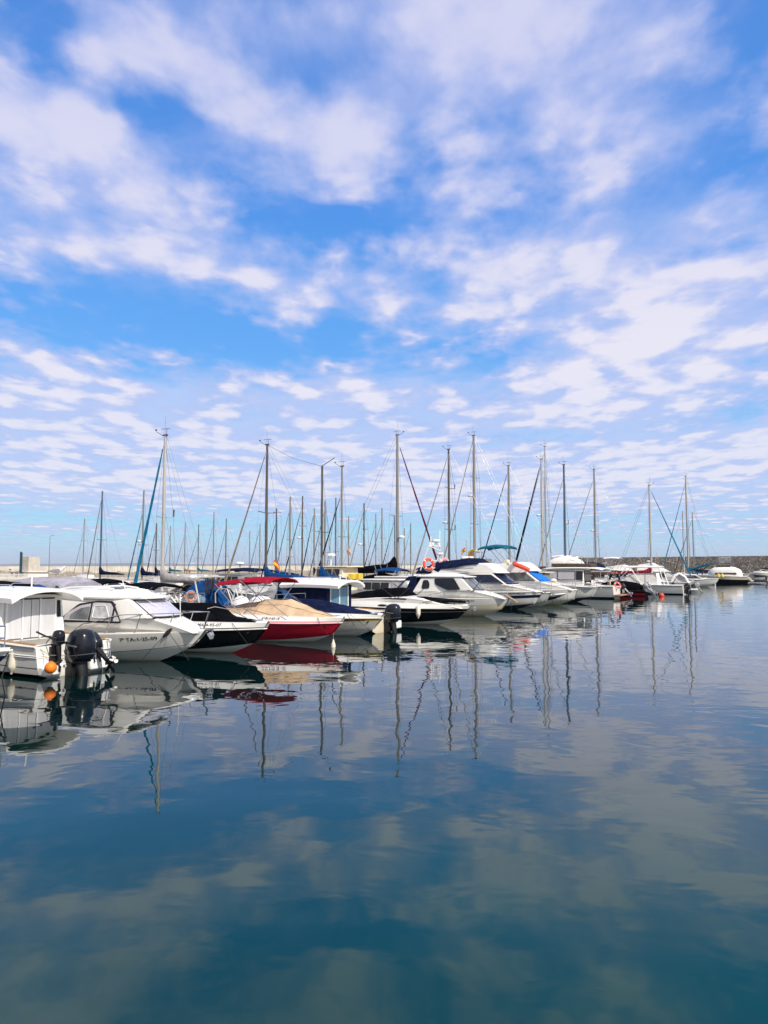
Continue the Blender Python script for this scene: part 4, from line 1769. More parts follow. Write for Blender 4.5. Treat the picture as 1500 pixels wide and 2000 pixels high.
# --- hardtop cruiser with navy stern canvas
def boat_h():
    H = Hull(8.2, 2.9, 1.0, 1.10, rake=.85, draft=.4, chine=.06, chrise=.36, p=2.5, blunt=.14, flare=.72)
    loc, rz = place(H, 995, 1169, 44.4, R(-29))
    r = thing('hardtop_cruiser', 'white hardtop cruiser with dark side windows and a navy canvas stern enclosure', 'boat', loc, rz)
    build_hull(r, H, [(.50, 'cream'), (.53, 'greywhite'), (.97, 'white'), (1, 'bright')], bottom='cream', rail=None)
    t = Cabin([(-3.0, 1.0), (-3.0, 1.42), (.6, 1.50), (2.0, 1.58), (2.9, 1.38), (3.9, 1.12), (3.95, 1.05)], 1.32, 1.08, crown=.05, bow=0, taper=.74, xm=.2, n=10)
    t.build(r, 'bright', 'trunk_cabin', bevel=.05)
    c = Cabin([(-1.75, 1.42), (-1.25, 2.28), (1.35, 2.36), (2.15, 1.55)], 1.22, 1.0, crown=.02, bow=.28, taper=.2, xm=.6, n=10)
    c.build(r, 'bright', 'pilothouse', bevel=.04)
    c.window(r, [(-1.12, 1.66), (-1.05, 2.12), (-.80, 2.14), (-.66, 1.92), (-.66, 1.68)], 'glass', r=.07)
    c.window(r, [(-.22, 1.92), (-.30, 2.24), (.92, 2.26), (1.40, 1.62), (.55, 1.60)], 'glass', r=.09)
    c.front(r, (2.15, 1.55), (1.35, 2.36), -.88, -.34, 'glassgrey')
    c.front(r, (2.15, 1.55), (1.35, 2.36), -.26, .26, 'glassgrey')
    c.front(r, (2.15, 1.55), (1.35, 2.36), .34, .88, 'glassgrey')
    b = MB()
    rows, lo = [], []
    for i in range(13):
        u = i / 12
        row, rl = [], []
        for j in range(11):
            a = -1 + j / 5
            x = lerp(-1.55, 1.62, u) + .25 * (1 - a * a) * max(0, u - .4)
            z = 2.38 + interp([(0, .06), (.3, .22), (.6, .22), (1, .02)], u) * (1 - abs(a) ** 2.4)
            row.append((x, a * 1.10 * (1 - .1 * u * u), z))
            rl.append((x, a * 1.08 * (1 - .1 * u * u), 2.33))
        rows.append(row)
        lo.append(rl)
    b.grid(rows, 'bright')
    b.grid(lo, 'bright')
    for e in (0, -1):
        b.grid([rows[e], lo[e]], 'bright')
        b.grid([[q_[e] for q_ in rows], [q_[e] for q_ in lo]], 'bright')
    b.build('hardtop', r, angle=50)
    canvas_wedge(r, [(-1.5, 2.42), (-2.15, 2.36), (-3.1, 1.44), (-1.7, 1.44)], 1.22, 1.0, 'navy')
    b = MB()
    for sg in (-1, 1):
        b.add([(-1.95, sg * 1.14, 2.1), (-2.25, sg * 1.14, 2.1), (-2.85, sg * 1.235, 1.52), (-2.2, sg * 1.235, 1.52)], [(0, 1, 2, 3)], 'clear')
        cw = b.build('clear_panel', r)
        cw.modifiers.new('t', 'SOLIDIFY').thickness = .012
        b = MB()
    guard_rail(r, H, .45, .985, .52, posts=6, r=.014, mid=False)
    hull_text(r, H, '7ª MA-1-38-91', 1.05, .80, .10, 'letter', width=1.15)
    # wooden plank of a bow platform
    b = MB()
    b.prism(rounded([(-.3, -.2), (.62, -.14), (.78, 0), (.62, .14), (-.3, .2)], .1), (H.L / 2 - .05, 0, H.fb + .06), (.80, -.1, -.42), (0, 1, 0), (0, 0, .05), 'wood')
    b.build('bow_platform', r)
    tubes(r, 'boat_hook', [[(2.1, -1.0, 1.45), (2.6, -.8, 2.15)]], .03, 'greystripe')
    a = world(r, (H.L / 2 + .1, 0, H.fb))
    rope('mooring_rope', 'dark line falling from the wooden bow platform', [a, at(1022, 1206, 44.6)], .014)
    rope('mooring_rope', 'second dark line under the wooden bow platform', [a, at(999, 1192, 44.0)], .012)


boat_h()


def flybridge_yacht(r, H, k, deckz, dz, house, fly, glassm='glassblue', wcol='bright', split=False):
    """house: x0,x1(front base),x2(front top); fly: x0,x1,x2 front"""
    b0, bt = deckz, deckz + dz
    t = Cabin([(house[0] - .4, H.fs), (house[0] - .4, b0), (house[1] - .6, b0 + .06), (house[1] + .15, b0), (H.L / 2 - .35, H.fb + .05), (H.L / 2 - .3, H.fb - .05)],
              H.B / 2 * .93, H.B / 2 * .80, crown=.05, bow=0, taper=.80, xm=house[1] - 2.6, n=10)
    t.build(r, wcol, 'trunk_cabin', bevel=.06)
    c = Cabin([(house[0], b0 - .02), (house[0] + .1, bt), (house[2], bt), (house[1], b0)], H.B / 2 * .84, H.B / 2 * .74, crown=.02, bow=.45, taper=.25, xm=house[2] - 1.6, n=12)
    c.build(r, wcol, 'saloon', bevel=.05)
    c.front(r, (house[1], b0), (house[2], bt), -.93, .93, glassm, 'rubber', b0=.12, b1=.93)
    zl, zh = b0 + dz * .18, b0 + dz * .86
    xf = lerp(house[1], house[2], .5)
    if split:
        c.window(r, [(house[0] + .5, zl), (house[0] + .5, zh), (house[0] + 1.3, zh), (house[0] + 1.3, zl)], glassm)
        c.window(r, [(house[0] + 1.45, zl), (house[0] + 1.45, zh), (house[2] - .15, zh), (house[1] - .4, zl)], glassm)
    else:
        c.window(r, [(house[0] + .4, zl), (house[0] + .5, zh), (house[2] - .1, zh), (house[1] - .30, zl)], glassm)
    # flybridge tub, overhanging brow
    f = Cabin([(fly[0], bt + .02), (fly[0] + .1, bt + .40), (fly[2] - .5, bt + .72), (fly[2], bt + .66), (fly[1] + .15, bt + .03)], H.B / 2 * .86, H.B / 2 * .70, crown=.03, bow=.45, taper=.30, xm=fly[2] - 1.4, n=12)
    f.build(r, wcol, 'flybridge', bevel=.06)
    return c, f, bt


# --- flybridge yacht with the name on the bow
def boat_i():
    H = Hull(10.4, 3.5, 1.15, 1.26, rake=1.0, draft=.5, chine=.06, chrise=.36, p=2.5, blunt=.16, flare=.7)
    loc, rz = place(H, 1060, 1157, 51.5, R(-29))
    r = thing('flybridge_yacht', 'flybridge yacht with navy band and name on its bow under navy flybridge canvas', 'boat', loc, rz)
    build_hull(r, H, [(.50, 'white'), (.74, 'navyhull'), (1, 'bright')], bottom='anti', rail='ringwhite', rail_r=.03)  # dark antifouling doubles as painted shadow under the bow at the waterline
    c, f, bt = flybridge_yacht(r, H, 1, 1.68, .82, (-2.6, 3.05, 1.95), (-2.6, 2.2, 1.5))
    b = MB()
    for sg in (-1, 1):
        for z in (bt + .30, bt + .36):
            f.side_poly(b, [(-1.3, z), (-1.3, z + .03), (.6, z + .05), (.6, z + .02)], .012, 'greystripe', sg)
    b.build('louvre', r)
    b = MB()
    rows = []
    for i in range(15):
        u = i / 14
        x = lerp(-3.9, .95, u)
        ze = bt + interp([(0, .02), (.42, .36), (1, .70)], u)
        hh = interp([(0, .30), (.3, .55), (.7, .56), (.9, .40), (1, .06)], u)
        w_ = interp([(0, 1.36), (.42, 1.42), (1, 1.22)], u)
        rows.append([(x + .3 * (1 - abs(a)) * u, a * w_, ze + hh * (1 - abs(a) ** 4) + .05 * mnoise.noise(Vector((x * 2, a * 3, 4)))) for a in [-1 + j / 5 for j in range(11)]])
    b.grid(rows, 'navy')
    for e in (0, -1):
        b.grid([[(q_[e][0], q_[e][1] * 1.02, bt - .05) if i < 6 else (q_[e][0], q_[e][1], q_[e][2] - .06) for i, q_ in enumerate(rows)], [q_[e] for q_ in rows]], 'navy')
    b.build('flybridge_cover', r, angle=60)
    tubes(r, 'radar_arch', [[(-3.6, s_ * 1.2, bt + .2), (-3.0, s_ * 1.05, bt + 2.0)] for s_ in (-1, 1)] + [[(-3.0, -1.05, bt + 2.0), (-3.0, 1.05, bt + 2.0)], [(-3.0, -1.05, bt + 2.0), (-2.0, -1.1, bt + 1.6)],
          [(-3.0, -.6, bt + 2.0), (-3.05, -.6, bt + 2.7)], [(-3.0, .9, bt + 2.0), (-3.0, .9, bt + 3.2)], [(-3.3, -1.1, bt + .9), (-3.3, 1.1, bt + .9)]], .04, 'bright', 8)
    radar(r, (-3.0, .25, bt + 2.3), .32, post=.3)
    b = MB()
    for y in (-.8, -.35, .75):
        b.lathe([(0, 0), (.07, .0), (.09, .08), (.05, .2), (0, .22)], 10, (-3.0, y, bt + 2.05), m='bright')
        b.build('deck_light', r)
        b = MB()
    guard_rail(r, H, .42, .985, .62, posts=8, r=.016, mid=True)
    hull_text(r, H, 'TREWHELLA', 2.95, .80, .13, 'letter', width=1.2, name='boat_name')
    anchor_roller(r, H)
    a = world(r, (H.L / 2 - .4, -.2, H.fb))
    rope('mooring_rope', 'dark line from the bow of the navy banded yacht', [a, at(1066, 1201, 50.5)], .014)


boat_i()


def boat_j0():
    H = Hull(8.2, 2.9, 1.0, 1.06, rake=.55, draft=.4, chine=.06, chrise=.4, blunt=.10, flare=.75)
    loc, rz = place(H, 1076, 1161, 54.2, R(-29))
    r = thing('motor_boat', 'plain white bow with a steel pulpit squeezed beside the navy banded yacht', 'boat', loc, rz)
    build_hull(r, H, [(1, 'greywhite')], bottom='greywhite')
    c = Cabin([(-2.5, 1.0), (-2.4, 1.75), (.6, 1.75), (1.4, 1.35), (3.2, 1.1)], 1.15, .95, taper=.5)
    c.build(r, 'bright', 'trunk_cabin')
    c.window(r, [(-1.8, 1.35), (-1.8, 1.62), (.3, 1.62), (.7, 1.36)], 'glass')
    guard_rail(r, H, .6, .985, .6, posts=5, mid=True)
    anchor_roller(r, H)
    a = world(r, (H.L / 2, -.1, 1.0))
    rope('mooring_rope', 'dark line below the plain white bow', [a, at(1083, 1190, 54.0)], .014)


boat_j0()


# --- second flybridge yacht: blue windscreen cover, teal bimini
def boat_j():
    H = Hull(10.6, 3.6, 1.15, 1.18, rake=.45, draft=.5, chine=.06, chrise=.4, p=2.5, blunt=.12, flare=.75)
    loc, rz = place(H, 1128, 1156, 57.5, R(-29))
    r = thing('flybridge_yacht', 'flybridge yacht with a bright blue windscreen cover and teal bimini on top', 'boat', loc, rz)
    build_hull(r, H, [(.78, 'white'), (.80, 'greystripe'), (1, 'bright')], bottom='cream', rail='ringwhite')
    c, f, bt = flybridge_yacht(r, H, 1, 1.75, .85, (-2.8, 2.75, 1.65), (-2.8, 1.9, 1.3), 'glassgrey', split=True)
    b = MB()
    rows = []
    for j in range(4):
        bb = lerp(.05, 1.0, j / 3)
        x, z = lerp(2.75, 1.65, bb), lerp(1.75, bt, bb)
        rows.append([c.pt(x, z, a) + Vector((.05, 0, .05)) for a in [-.98 + 1.96 * i / 10 for i in range(11)]])
    b.grid(rows, 'royal')
    o = b.build('windscreen_cover', r)
    o.modifiers.new('t', 'SOLIDIFY').thickness = .02
    bimini(r, -2.4, .1, 1.25, bt + 2.05, 'teal', arch=.12, drop=.18, thick=.10, slope=.05)
    tubes(r, 'bimini_frame', [[(-2.3, s_ * 1.22, bt + 1.85), (-1.2, s_ * 1.3, bt + .5)] for s_ in (-1, 1)] + [[(-.1, s_ * 1.22, bt + 1.9), (-1.2, s_ * 1.3, bt + .5)] for s_ in (-1, 1)]
          + [[(-1.2, s_ * 1.22, bt + 2.0), (.3, s_ * 1.25, bt + .55)] for s_ in (-1, 1)], .022)
    b = MB()
    for a_, x in ((-1.9, -1.9),):
        b.box((-1.9, -.3, bt + .75), (.5, .7, .5), 'cream')
        b.build('helm_seat', r, bevel=.08)
        b = MB()
        b.box((-.2, -.5, bt + .78), (.4, .5, .3), 'cream')
    b.build('console', r, bevel=.08)
    tubes(r, 'radar_arch', [[(-3.4, s_ * 1.3, bt + .1), (-3.1, s_ * 1.1, bt + 1.55)] for s_ in (-1, 1)] + [[(-3.1, -1.1, bt + 1.55), (-3.1, 1.1, bt + 1.55)], [(-3.2, -1.1, bt + 1.0), (-3.2, 1.1, bt + 1.0)]], .045, 'bright', 8)
    b = MB()
    b.box((-3.1, 0, bt + 1.68), (.5, 1.7, .16), 'greywhite')
    b.build('arch_top', r, bevel=.03)
    flag(r, (-3.5, -1.2, bt + 1.9), .45, .32, [(.25, 'flagred'), (.5, 'flagyellow'), (.25, 'flagred')], droop=.7, direction=(-1, 0), staff=1.1)
    guard_rail(r, H, .45, .985, .65, posts=8, r=.016, mid=True)
    anchor_roller(r, H)
    p = world(r, (1.25, -1.2, bt + .30))
    q = thing('liferaft', 'orange horseshoe float lashed to the front of the flybridge', 'liferaft', p, rz + R(10))
    b = MB()
    b.tube([(.62, -.28, -.2), (.35, -.42, -.05), (-.1, -.46, .12), (-.45, -.35, .26), (-.55, 0, .33), (-.45, .35, .26), (-.1, .46, .12), (.35, .42, -.05), (.62, .28, -.2)], .17, 'ringred', 10)
    b.build('float', q)
    b = MB()
    for i in (1, 5):
        b.tube([(.3 - i * .12, -.5, -.02 + i * .06), (.3 - i * .12, .5, -.02 + i * .06)], .02, 'ringwhite')
    b.build('strap', q)
    a = world(r, (H.L / 2 - .6, -.4, H.fb))
    rope('mooring_rope', 'dark line crossing the pale hull with the blue windscreen cover', [a, at(1104, 1200, 56)], .014)


boat_j()


def boat_k1():
    H = Hull(5.4, 1.9, .55, .95, rake=1.15, draft=.25, chine=.12, chrise=.5, blunt=.08)
    loc, rz = place(H, 1105, 1163, 55.2, R(-24))
    r = thing('dinghy', 'small dark sided dinghy with a white upswept bow between two yachts', 'boat', loc, rz)
    build_hull(r, H, [(.72, 'black'), (1, 'bright')], bottom='white', cockpit=(.1, .6, .3, .12))
    b = MB()
    b.box((-.6, 0, .52), (.35, 1.5, .06), 'teak')
    b.build('thwart', r)
    a = world(r, (H.L / 2 - .5, 0, .9))
    rope('mooring_rope', 'slack dark line under the upswept dinghy bow', [a, at(1100, 1195, 55)], .012)


boat_k1()


# --- boat with a cabin window full of plants
def boat_k3():
    H = Hull(9.4, 3.2, 1.1, 1.25, rake=.9, draft=.45, chine=.06, chrise=.4, blunt=.10, flare=.72)
    loc, rz = place(H, 1169, 1148, 62.5, R(-29))
    r = thing('cabin_cruiser', 'white cruiser with green plants in its cabin window and a low foredeck', 'boat', loc, rz)
    build_hull(r, H, [(.80, 'white'), (.84, 'greystripe'), (1, 'bright')], bottom='anti')  # dark bottom paint also stands in for the waterline shadow
    c = Cabin([(-3.6, 1.1), (-3.5, 2.35), (.2, 2.38), (.9, 1.6), (2.8, 1.38), (4.2, 1.25)], 1.4, 1.18, taper=.6, xm=.2)
    c.build(r, 'bright', 'cabin')
    for x in (-3.1, -1.7, -.5):
        c.window(r, [(x, 1.62), (x, 2.2), (x + .95, 2.2), (x + .95, 1.62)], 'clear', 'alulight')
    b = MB()
    random.seed(31)
    for i in range(90):
        x, z = random.uniform(-3.0, -.9), random.uniform(1.62, 2.15)
        s_ = random.uniform(.04, .09)
        y = -c.w(x, z) - .02
        a = random.uniform(0, 6.3)
        b.add([(x + s_ * math.cos(a), y, z + s_ * math.sin(a)), (x - .3 * s_ * math.sin(a), y - .01, z + .3 * s_ * math.cos(a)), (x - s_ * math.cos(a), y, z - s_ * math.sin(a)), (x + .3 * s_ * math.sin(a), y - .01, z - .3 * s_ * math.cos(a))], [(0, 1, 2, 3)], 'leaf')
    b.build('window_plant', r, smooth=False)
    c.front(r, (.9, 1.6), (.2, 2.38), -.9, .9, 'glassgrey')
    b = MB()
    b.box((-1.6, 0, 2.47), (4.4, 2.7, .1), 'cream')
    b.build('roof', r, bevel=.04)
    guard_rail(r, H, .5, .985, .6, posts=6, mid=True)
    anchor_roller(r, H)
    ball_buoy('ball_buoy', 'big cream ball fender standing on a white foredeck', world(r, H.sheer(.62, -1, .5, .42)), .38, 'cream', top=world(r, H.sheer(.60, -1, .3, .9)))
    a = world(r, (H.L / 2 - .2, -.2, H.fb))
    rope('mooring_rope', 'dark line running down from the low foredeck bow', [a, at(1147, 1180, 61)], .014)


boat_k3()


# ------------------------------------------------------------------ sailing boats
def z_at(py, d, px=750):
    return at(px, py, d).z


def sailboat(label, px, ytop, d, side='L', stay=None, furl=None, fr=.07, mast='alu', mr=.10, boom=None, spread=(), radar_y=None, hullm='white', L=None,
             stub=False, aerial=True, far=False, backstay=True, boomrise=0.0, boomlen=.38, mizzen=None, zbm=2.15, fat=1.0, bimini_m=None, flag_m=None, group=None, strip_frac=.97):
    top = at(px, ytop, d)
    Hm = top.z
    hd = R(150) if side == 'L' else R(-30)
    h = Vector((math.cos(hd), math.sin(hd), 0))
    if stay:
        (sx0, sy0), (sx1, sy1) = stay
        zt = z_at(sy0, d)
        # run the stay down to deck height
        yd = 1106 + (CAM_H - 1.15) * FPX / d
        xk = sx0 + (sx1 - sx0) * (yd - sy0) / (sy1 - sy0)
        k = ray(xk, yd)
        k = k.x / k.y
        J = (k * d - top.x) / (h.x - k * h.y)
        J = max(1.6, min(6.5, J))
    else:
        J, zt = Hm * .28, Hm * .95
    if L is None:
        L = max(6.8, min(13.0, J / .36))
    xm = L / 2 - .25 - J            # mast station
    root_p = Vector((top.x, top.y, 0)) - h * xm
    r = thing('sailboat', label, 'sailboat', root_p, hd, group)
    H = Hull(L, L * .31, .95, 1.15, rake=L * .10, draft=.35, chine=.05, chrise=.45, tm=.42, p=2.0, stern=.72, flare=.6, blunt=.03, cfr=.75, sag=.06)
    build_hull(r, H, [(.80, hullm), (.86, 'navyhull' if hullm != 'navyhull' else 'gold'), (1, hullm)], bottom='antiblue', rail=None if far else 'alulight', rail_r=.02, n=10 if far else 16)
    c = Cabin([(-L * .20, .95), (-L * .19, 1.42), (xm + .5, 1.50), (xm + 1.5, 1.15)], L * .10, L * .085, taper=.4, n=4)
    c.build(r, 'bright', 'coachroof', bevel=0 if far else .03)
    zb = 1.35
    M_ = MB()
    M_.tube([(xm, 0, zb), (xm, 0, lerp(zb, Hm, .6)), (xm, 0, Hm)], [mr, mr, mr * .78], mast, 8)
    mo = M_.build('mast', r)
    if not far:
        # masthead gear
        g = MB()
        g.box((xm, 0, Hm + .03), (.34, .12, .08), 'aludark')
        g.tube([(xm - .1, 0, Hm), (xm - .12, 0, Hm + .45)], .014, 'aludark', 5)
        g.tube([(xm - .38, .0, Hm + .38), (xm + .22, .1, Hm + .40)], .016, 'aludark', 5)
        g.tube([(xm + .1, .1, Hm), (xm + .45, .25, Hm + .22), (xm + .5, .25, Hm + .34)], .016, 'aludark', 5)
        g.lathe([(0, 0), (.07, .01), (.07, .07), (0, .08)], 8, (xm + .5, .25, Hm + .3), m='aludark')
        g.build('masthead_gear', mo)
    if aerial and not far:
        tubes(mo, 'aerial', [[(xm + .08, -.06, Hm), (xm + .08, -.06, Hm + 1.15)]], .010, 'wire', 4)
    wires = []
    wr = .011 if d < 70 else .014
    ends = [(xm, Hm * .96)]
    for sp in spread:
        zs_ = z_at(sp, d)
        b = MB()
        w_ = L * .095
        b.tube([(xm - .12, -w_, zs_ + .06), (xm, 0, zs_), (xm - .12, w_, zs_ + .06)], .03, mast, 6)
        b.build('spreader', mo)
        if stub:
            tubes(mo, 'radar_reflector', [[(xm - .12, -w_, zs_ + .08), (xm - .14, -w_ - .02, zs_ + .5)]], .05, 'aludark')
        for sg in (-1, 1):
            wires.append([(xm, 0, Hm * .985), (xm - .12, sg * w_, zs_ + .06), (xm - .15, sg * L * .135, 1.1)])
    for sg in (-1, 1):
        wires.append([(xm, 0, Hm * .62), (xm - .5, sg * L * .13, 1.1)])
    if backstay:
        wires.append([(xm - .1, 0, Hm), (-L / 2 + .1, 0, 1.0)])
        if not far:
            wires.append([(xm - .06, 0, Hm * .97), (-L / 2 + .4, .5, 1.0)])
    bow = (L / 2 - .25, 0, 1.2)
    wires.append([(xm + .1, 0, zt), bow])
    tubes(r, 'rigging', wires, wr, 'wire', 4)
    if furl:
        b = MB()
        P0, P1 = Vector(bow) + Vector((-.02, 0, .35)), Vector((xm + .12, 0, zt))
        n = 14
        pts, rs = [], []
        for i in range(n + 1):
            u = i / n * strip_frac
            pts.append(lerp(P0, P1, u))
            rs.append(fr * (1.0 - .62 * u) * (.9 + .16 * math.sin(i * 2.3)) if i not in (0, n) else fr * .25)
        b.tube(pts, rs, furl, 8)
        b.build('furled_headsail', r)
    xe = xm - Hm * boomlen
    xe = max(xe, -L / 2 - .4)
    if not far or boom:
        b = MB()
        b.tube([(xm - .1, 0, zbm), (xe, 0, zbm + boomrise)], .06, mast, 7)
        bo = b.build('boom', r)
        if boom:
            b = MB()
            rows = []
            n = 16
            for i in range(n + 1):
                u = i / n
                x = lerp(xm + .05, xe + .15, u)
                hh = interp([(0, 1.0), (.06, .82), (.16, .46), (.6, .34), (1, .16)], u) * (fat if not far else .9)
                if u < .02:
                    hh = 1.15
                ww = interp([(0, .16), (.1, .20), (.6, .19), (1, .10)], u) * fat
                z = zbm + boomrise * u - .10
                row = []
                for k in range(10):
                    a = 2 * math.pi * k / 10
                    row.append((x + .02 * math.sin(k), ww * math.cos(a) * (1 - .35 * max(0, math.sin(a))), z + hh * .5 + hh * .5 * math.sin(a) + .03 * mnoise.noise(Vector((x * 3, k, px)))))
                rows.append(row)
            b.grid(rows, boom, closed_v=True)
            b.add(rows[0], [tuple(range(10))], boom)
            b.add(rows[-1], [tuple(range(10))], boom)
            b.build('sail_cover', bo, angle=70)
    if radar_y:
        z = z_at(radar_y, d)
        sx = 1 if side == 'L' else -1
        b = MB()
        b.lathe([(0, -.1), (.24, -.1), (.28, -.04), (.28, .04), (.2, .11), (0, .13)], 12, (xm + .42, 0, z), m='bright')
        b.box((xm + .2, 0, z - .1), (.4, .08, .05), 'alu')
        b.build('radar', mo)
    if not far:
        guard_rail(r, H, .62, .99, .6, posts=4, r=.016, mid=True, tail=False)
        b = MB()
        for sg in (-1, 1):
            pts = [H.sheer(t, sg, .08, .62) for t in (.0, .15, .4, .62)]
            b.tube(pts, .010, 'steel', 4)
            for t in (.0, .1, .3, .48):
                b.tube([H.sheer(t, sg, .08, 0), H.sheer(t, sg, .08, .63)], .014, 'steel', 5)
        b.tube([H.sheer(0, -1, .08, .62), H.sheer(0, 1, .08, .62)], .016, 'steel', 5)
        b.build('stern_rail', r)
        # spray hood
        b = MB()
        rows = []
        for i in range(7):
            u = i / 6
            w_ = L * .098
            hh = .62 * math.sin(math.pi * (.12 + .42 * u))
            rows.append([(-L * .17 + (1 - u) * 1.15 - .2, w_ * math.cos(math.pi * k / 8), 1.36 + hh * math.sin(math.pi * k / 8) ** .7) for k in range(9)])
        b.grid(rows, bimini_m or boom or 'navy')
        sh = b.build('spray_hood', r, angle=70)
        sh.modifiers.new('t', 'SOLIDIFY').thickness = .015
    if flag_m:
        flag(r, (-L / 2 + .05, -.3, 2.35), .7, .45, flag_m, droop=.75, direction=(-1, .2), staff=1.3)
    r['mast_x'] = xm
    return r, H, xm, Hm


def bare(r):
    if 'mast_x' in r:
        del r['mast_x']


SP = [(.25, 'flagred'), (.5, 'flagyellow'), (.25, 'flagred')]
sails = []


def sb(*a, **k):
    q = sailboat(*a, **k)
    bare(q[0])
    sails.append(q)
    return q


# the tall ones behind the front row
sb('sailboat with a silver mast, thick blue rolled headsail and grey sail cover', 323, 851, 43, 'L', ((321, 868), (268, 1130)), 'tealsail', .115, 'alulight', .095, 'greycan', (1011,), stub=True, bimini_m='browncan')
kr, kH, kx, kz = sb('two masted ketch with bronze masts and bright blue sail covers', 522, 869, 55, 'L', ((520, 884), (451, 1110)), 'tan', .085, 'aludark', .105, 'blue', (1002,), hullm='cream', L=11.5)
# the ketch's mizzen
b = MB()
mz = z_at(926, 57)
mxm = kx - 5.0
b.tube([(mxm, 0, 1.2), (mxm, 0, mz)], [.095, .075], 'aludark', 8)
mm = b.build('mizzen_mast', kr)
b = MB()
b.tube([(mxm + .05, 0, mz + .02), (mxm - .3, .1, mz + .12), (mxm - 1.2, .2, mz + .5)], .025, 'aludark')
b.build('masthead_gear', mm)
b = MB()
zz_ = z_at(1045, 57)
b.tube([(mxm - .1, -.6, zz_ + .05), (mxm, 0, zz_), (mxm - .1, .6, zz_ + .05)], .025, 'aludark')
b.build('spreader', mm)
b = MB()
rows = []
for i in range(11):
    u = i / 10
    hh = interp([(0, 1.25), (.1, .9), (.25, .5), (1, .2)], u)
    rows.append([(mxm + .05 - 2.0 * u, .16 * math.cos(k * math.pi / 4), 2.0 + hh * .5 + hh * .5 * math.sin(k * math.pi / 4)) for k in range(8)])
b.grid(rows, 'blue', closed_v=True)
b.add(rows[0], [tuple(range(8))], 'blue')
b.add(rows[-1], [tuple(range(8))], 'blue')
b.build('mizzen_sail_cover', kr, angle=70)
tubes(kr, 'mizzen_rigging', [[(kx, 0, kz), (lerp(kx, mxm, .5), 0, lerp(kz, mz, .5) - .25), (mxm, 0, mz)], [(mxm, 0, mz * .97), (mxm - .4, 1.1, 1.2)], [(mxm, 0, mz * .97), (mxm - .4, -1.1, 1.2)]], .013, 'wire', 4)

sb('sailboat with a grey mast and a black rolled headsail behind the cream trawler', 668, 911, 60, 'L', ((661, 968), (624, 1108)), 'canvasblack', .085, 'alu', .09, None, (1049,))
sb('sailboat with the thick bronze mast and burgundy rolled headsail slanting right', 776, 850, 66, 'R', ((782, 866), (851, 1090)), 'burg', .12, 'alu', .135, 'canvasblack', (1008,), radar_y=1049, L=12.5, boomlen=.46, zbm=2.45, fat=1.9)
sb('sailboat with a dark slim mast and long grey rolled headsail behind the life rings', 876, 878, 74, 'L', ((873, 892), (820, 1080)), 'greycan', .10, 'aludark', .12, 'navy', (954, 1035), radar_y=1020, stub=True)
sb('sailboat with the broad tan mast and two pairs of spreaders behind the navy flybridge', 925, 851, 77, 'L', ((920, 862), (871, 1078)), 'tan', .075, 'alu', .15, 'navy', (933, 1024), L=12, radar_y=968)
sb('sailboat with a navy rolled headsail and bronze mast beside the teal bimini', 993, 910, 86, 'L', ((990, 922), (944, 1090)), 'navy', .10, 'alu', .14, None, (1021,))
sb('sailboat with a pale mast and a nearly black rolled headsail leaning left', 1057, 897, 91, 'L', ((1055, 907), (1011, 1088)), 'canvasblack', .15, 'alulight', .135, 'browncan', (978,), radar_y=1006)
sb('sailboat with a thin whitish mast carrying three spreaders beside a pale mast', 1064, 872, 104, 'L', ((1061, 885), (1012, 1090)), 'wire', .05, 'alulight', .115, None, (945, 1022, 1046))
sb('sailboat with a blue grey mast and pale rolled headsail', 1101, 908, 84, 'L', ((1097, 936), (1054, 1104)), 'greycan', .08, 'alublue', .13, 'browncan', (1024,), stub=True, boomlen=.5)
sb('sailboat with a bronze mast above the navy canvas, grey headsail rolled', 1160, 917, 104, 'L', ((1157, 936), (1111, 1088)), 'greycan', .085, 'alu', .135, 'navy', (985, 1048), radar_y=1036)
sb('sailboat with a teal rolled headsail slanting right and a red sail cover', 1268, 948, 95, 'R', ((1274, 956), (1336, 1098)), 'tealsail', .10, 'alulight', .14, 'canred', (1039,), L=10, boomlen=.50)
q = sb('sailboat with a teal sail cover on a raised boom near the breakwater', 1339, 930, 124, 'L', ((1336, 945), (1299, 1098)), 'tealsail', .095, 'alulight', .15, 'teal', (995, 1056), boomrise=1.55, boomlen=.40, L=8.6)
sb('sailboat with a white radar on its short mast behind the raised teal boom', 1333, 998, 150, 'L', None, None, .06, 'alulight', .13, None, (1050,), radar_y=1033, far=True)
sb('sailboat with a thin grey mast and dark rolled headsail behind the raised teal boom', 1352, 1000, 140, 'L', ((1350, 1016), (1325, 1097)), 'navy', .07, 'alu', .10, 'navy', (1050,), far=True, boomlen=.3)

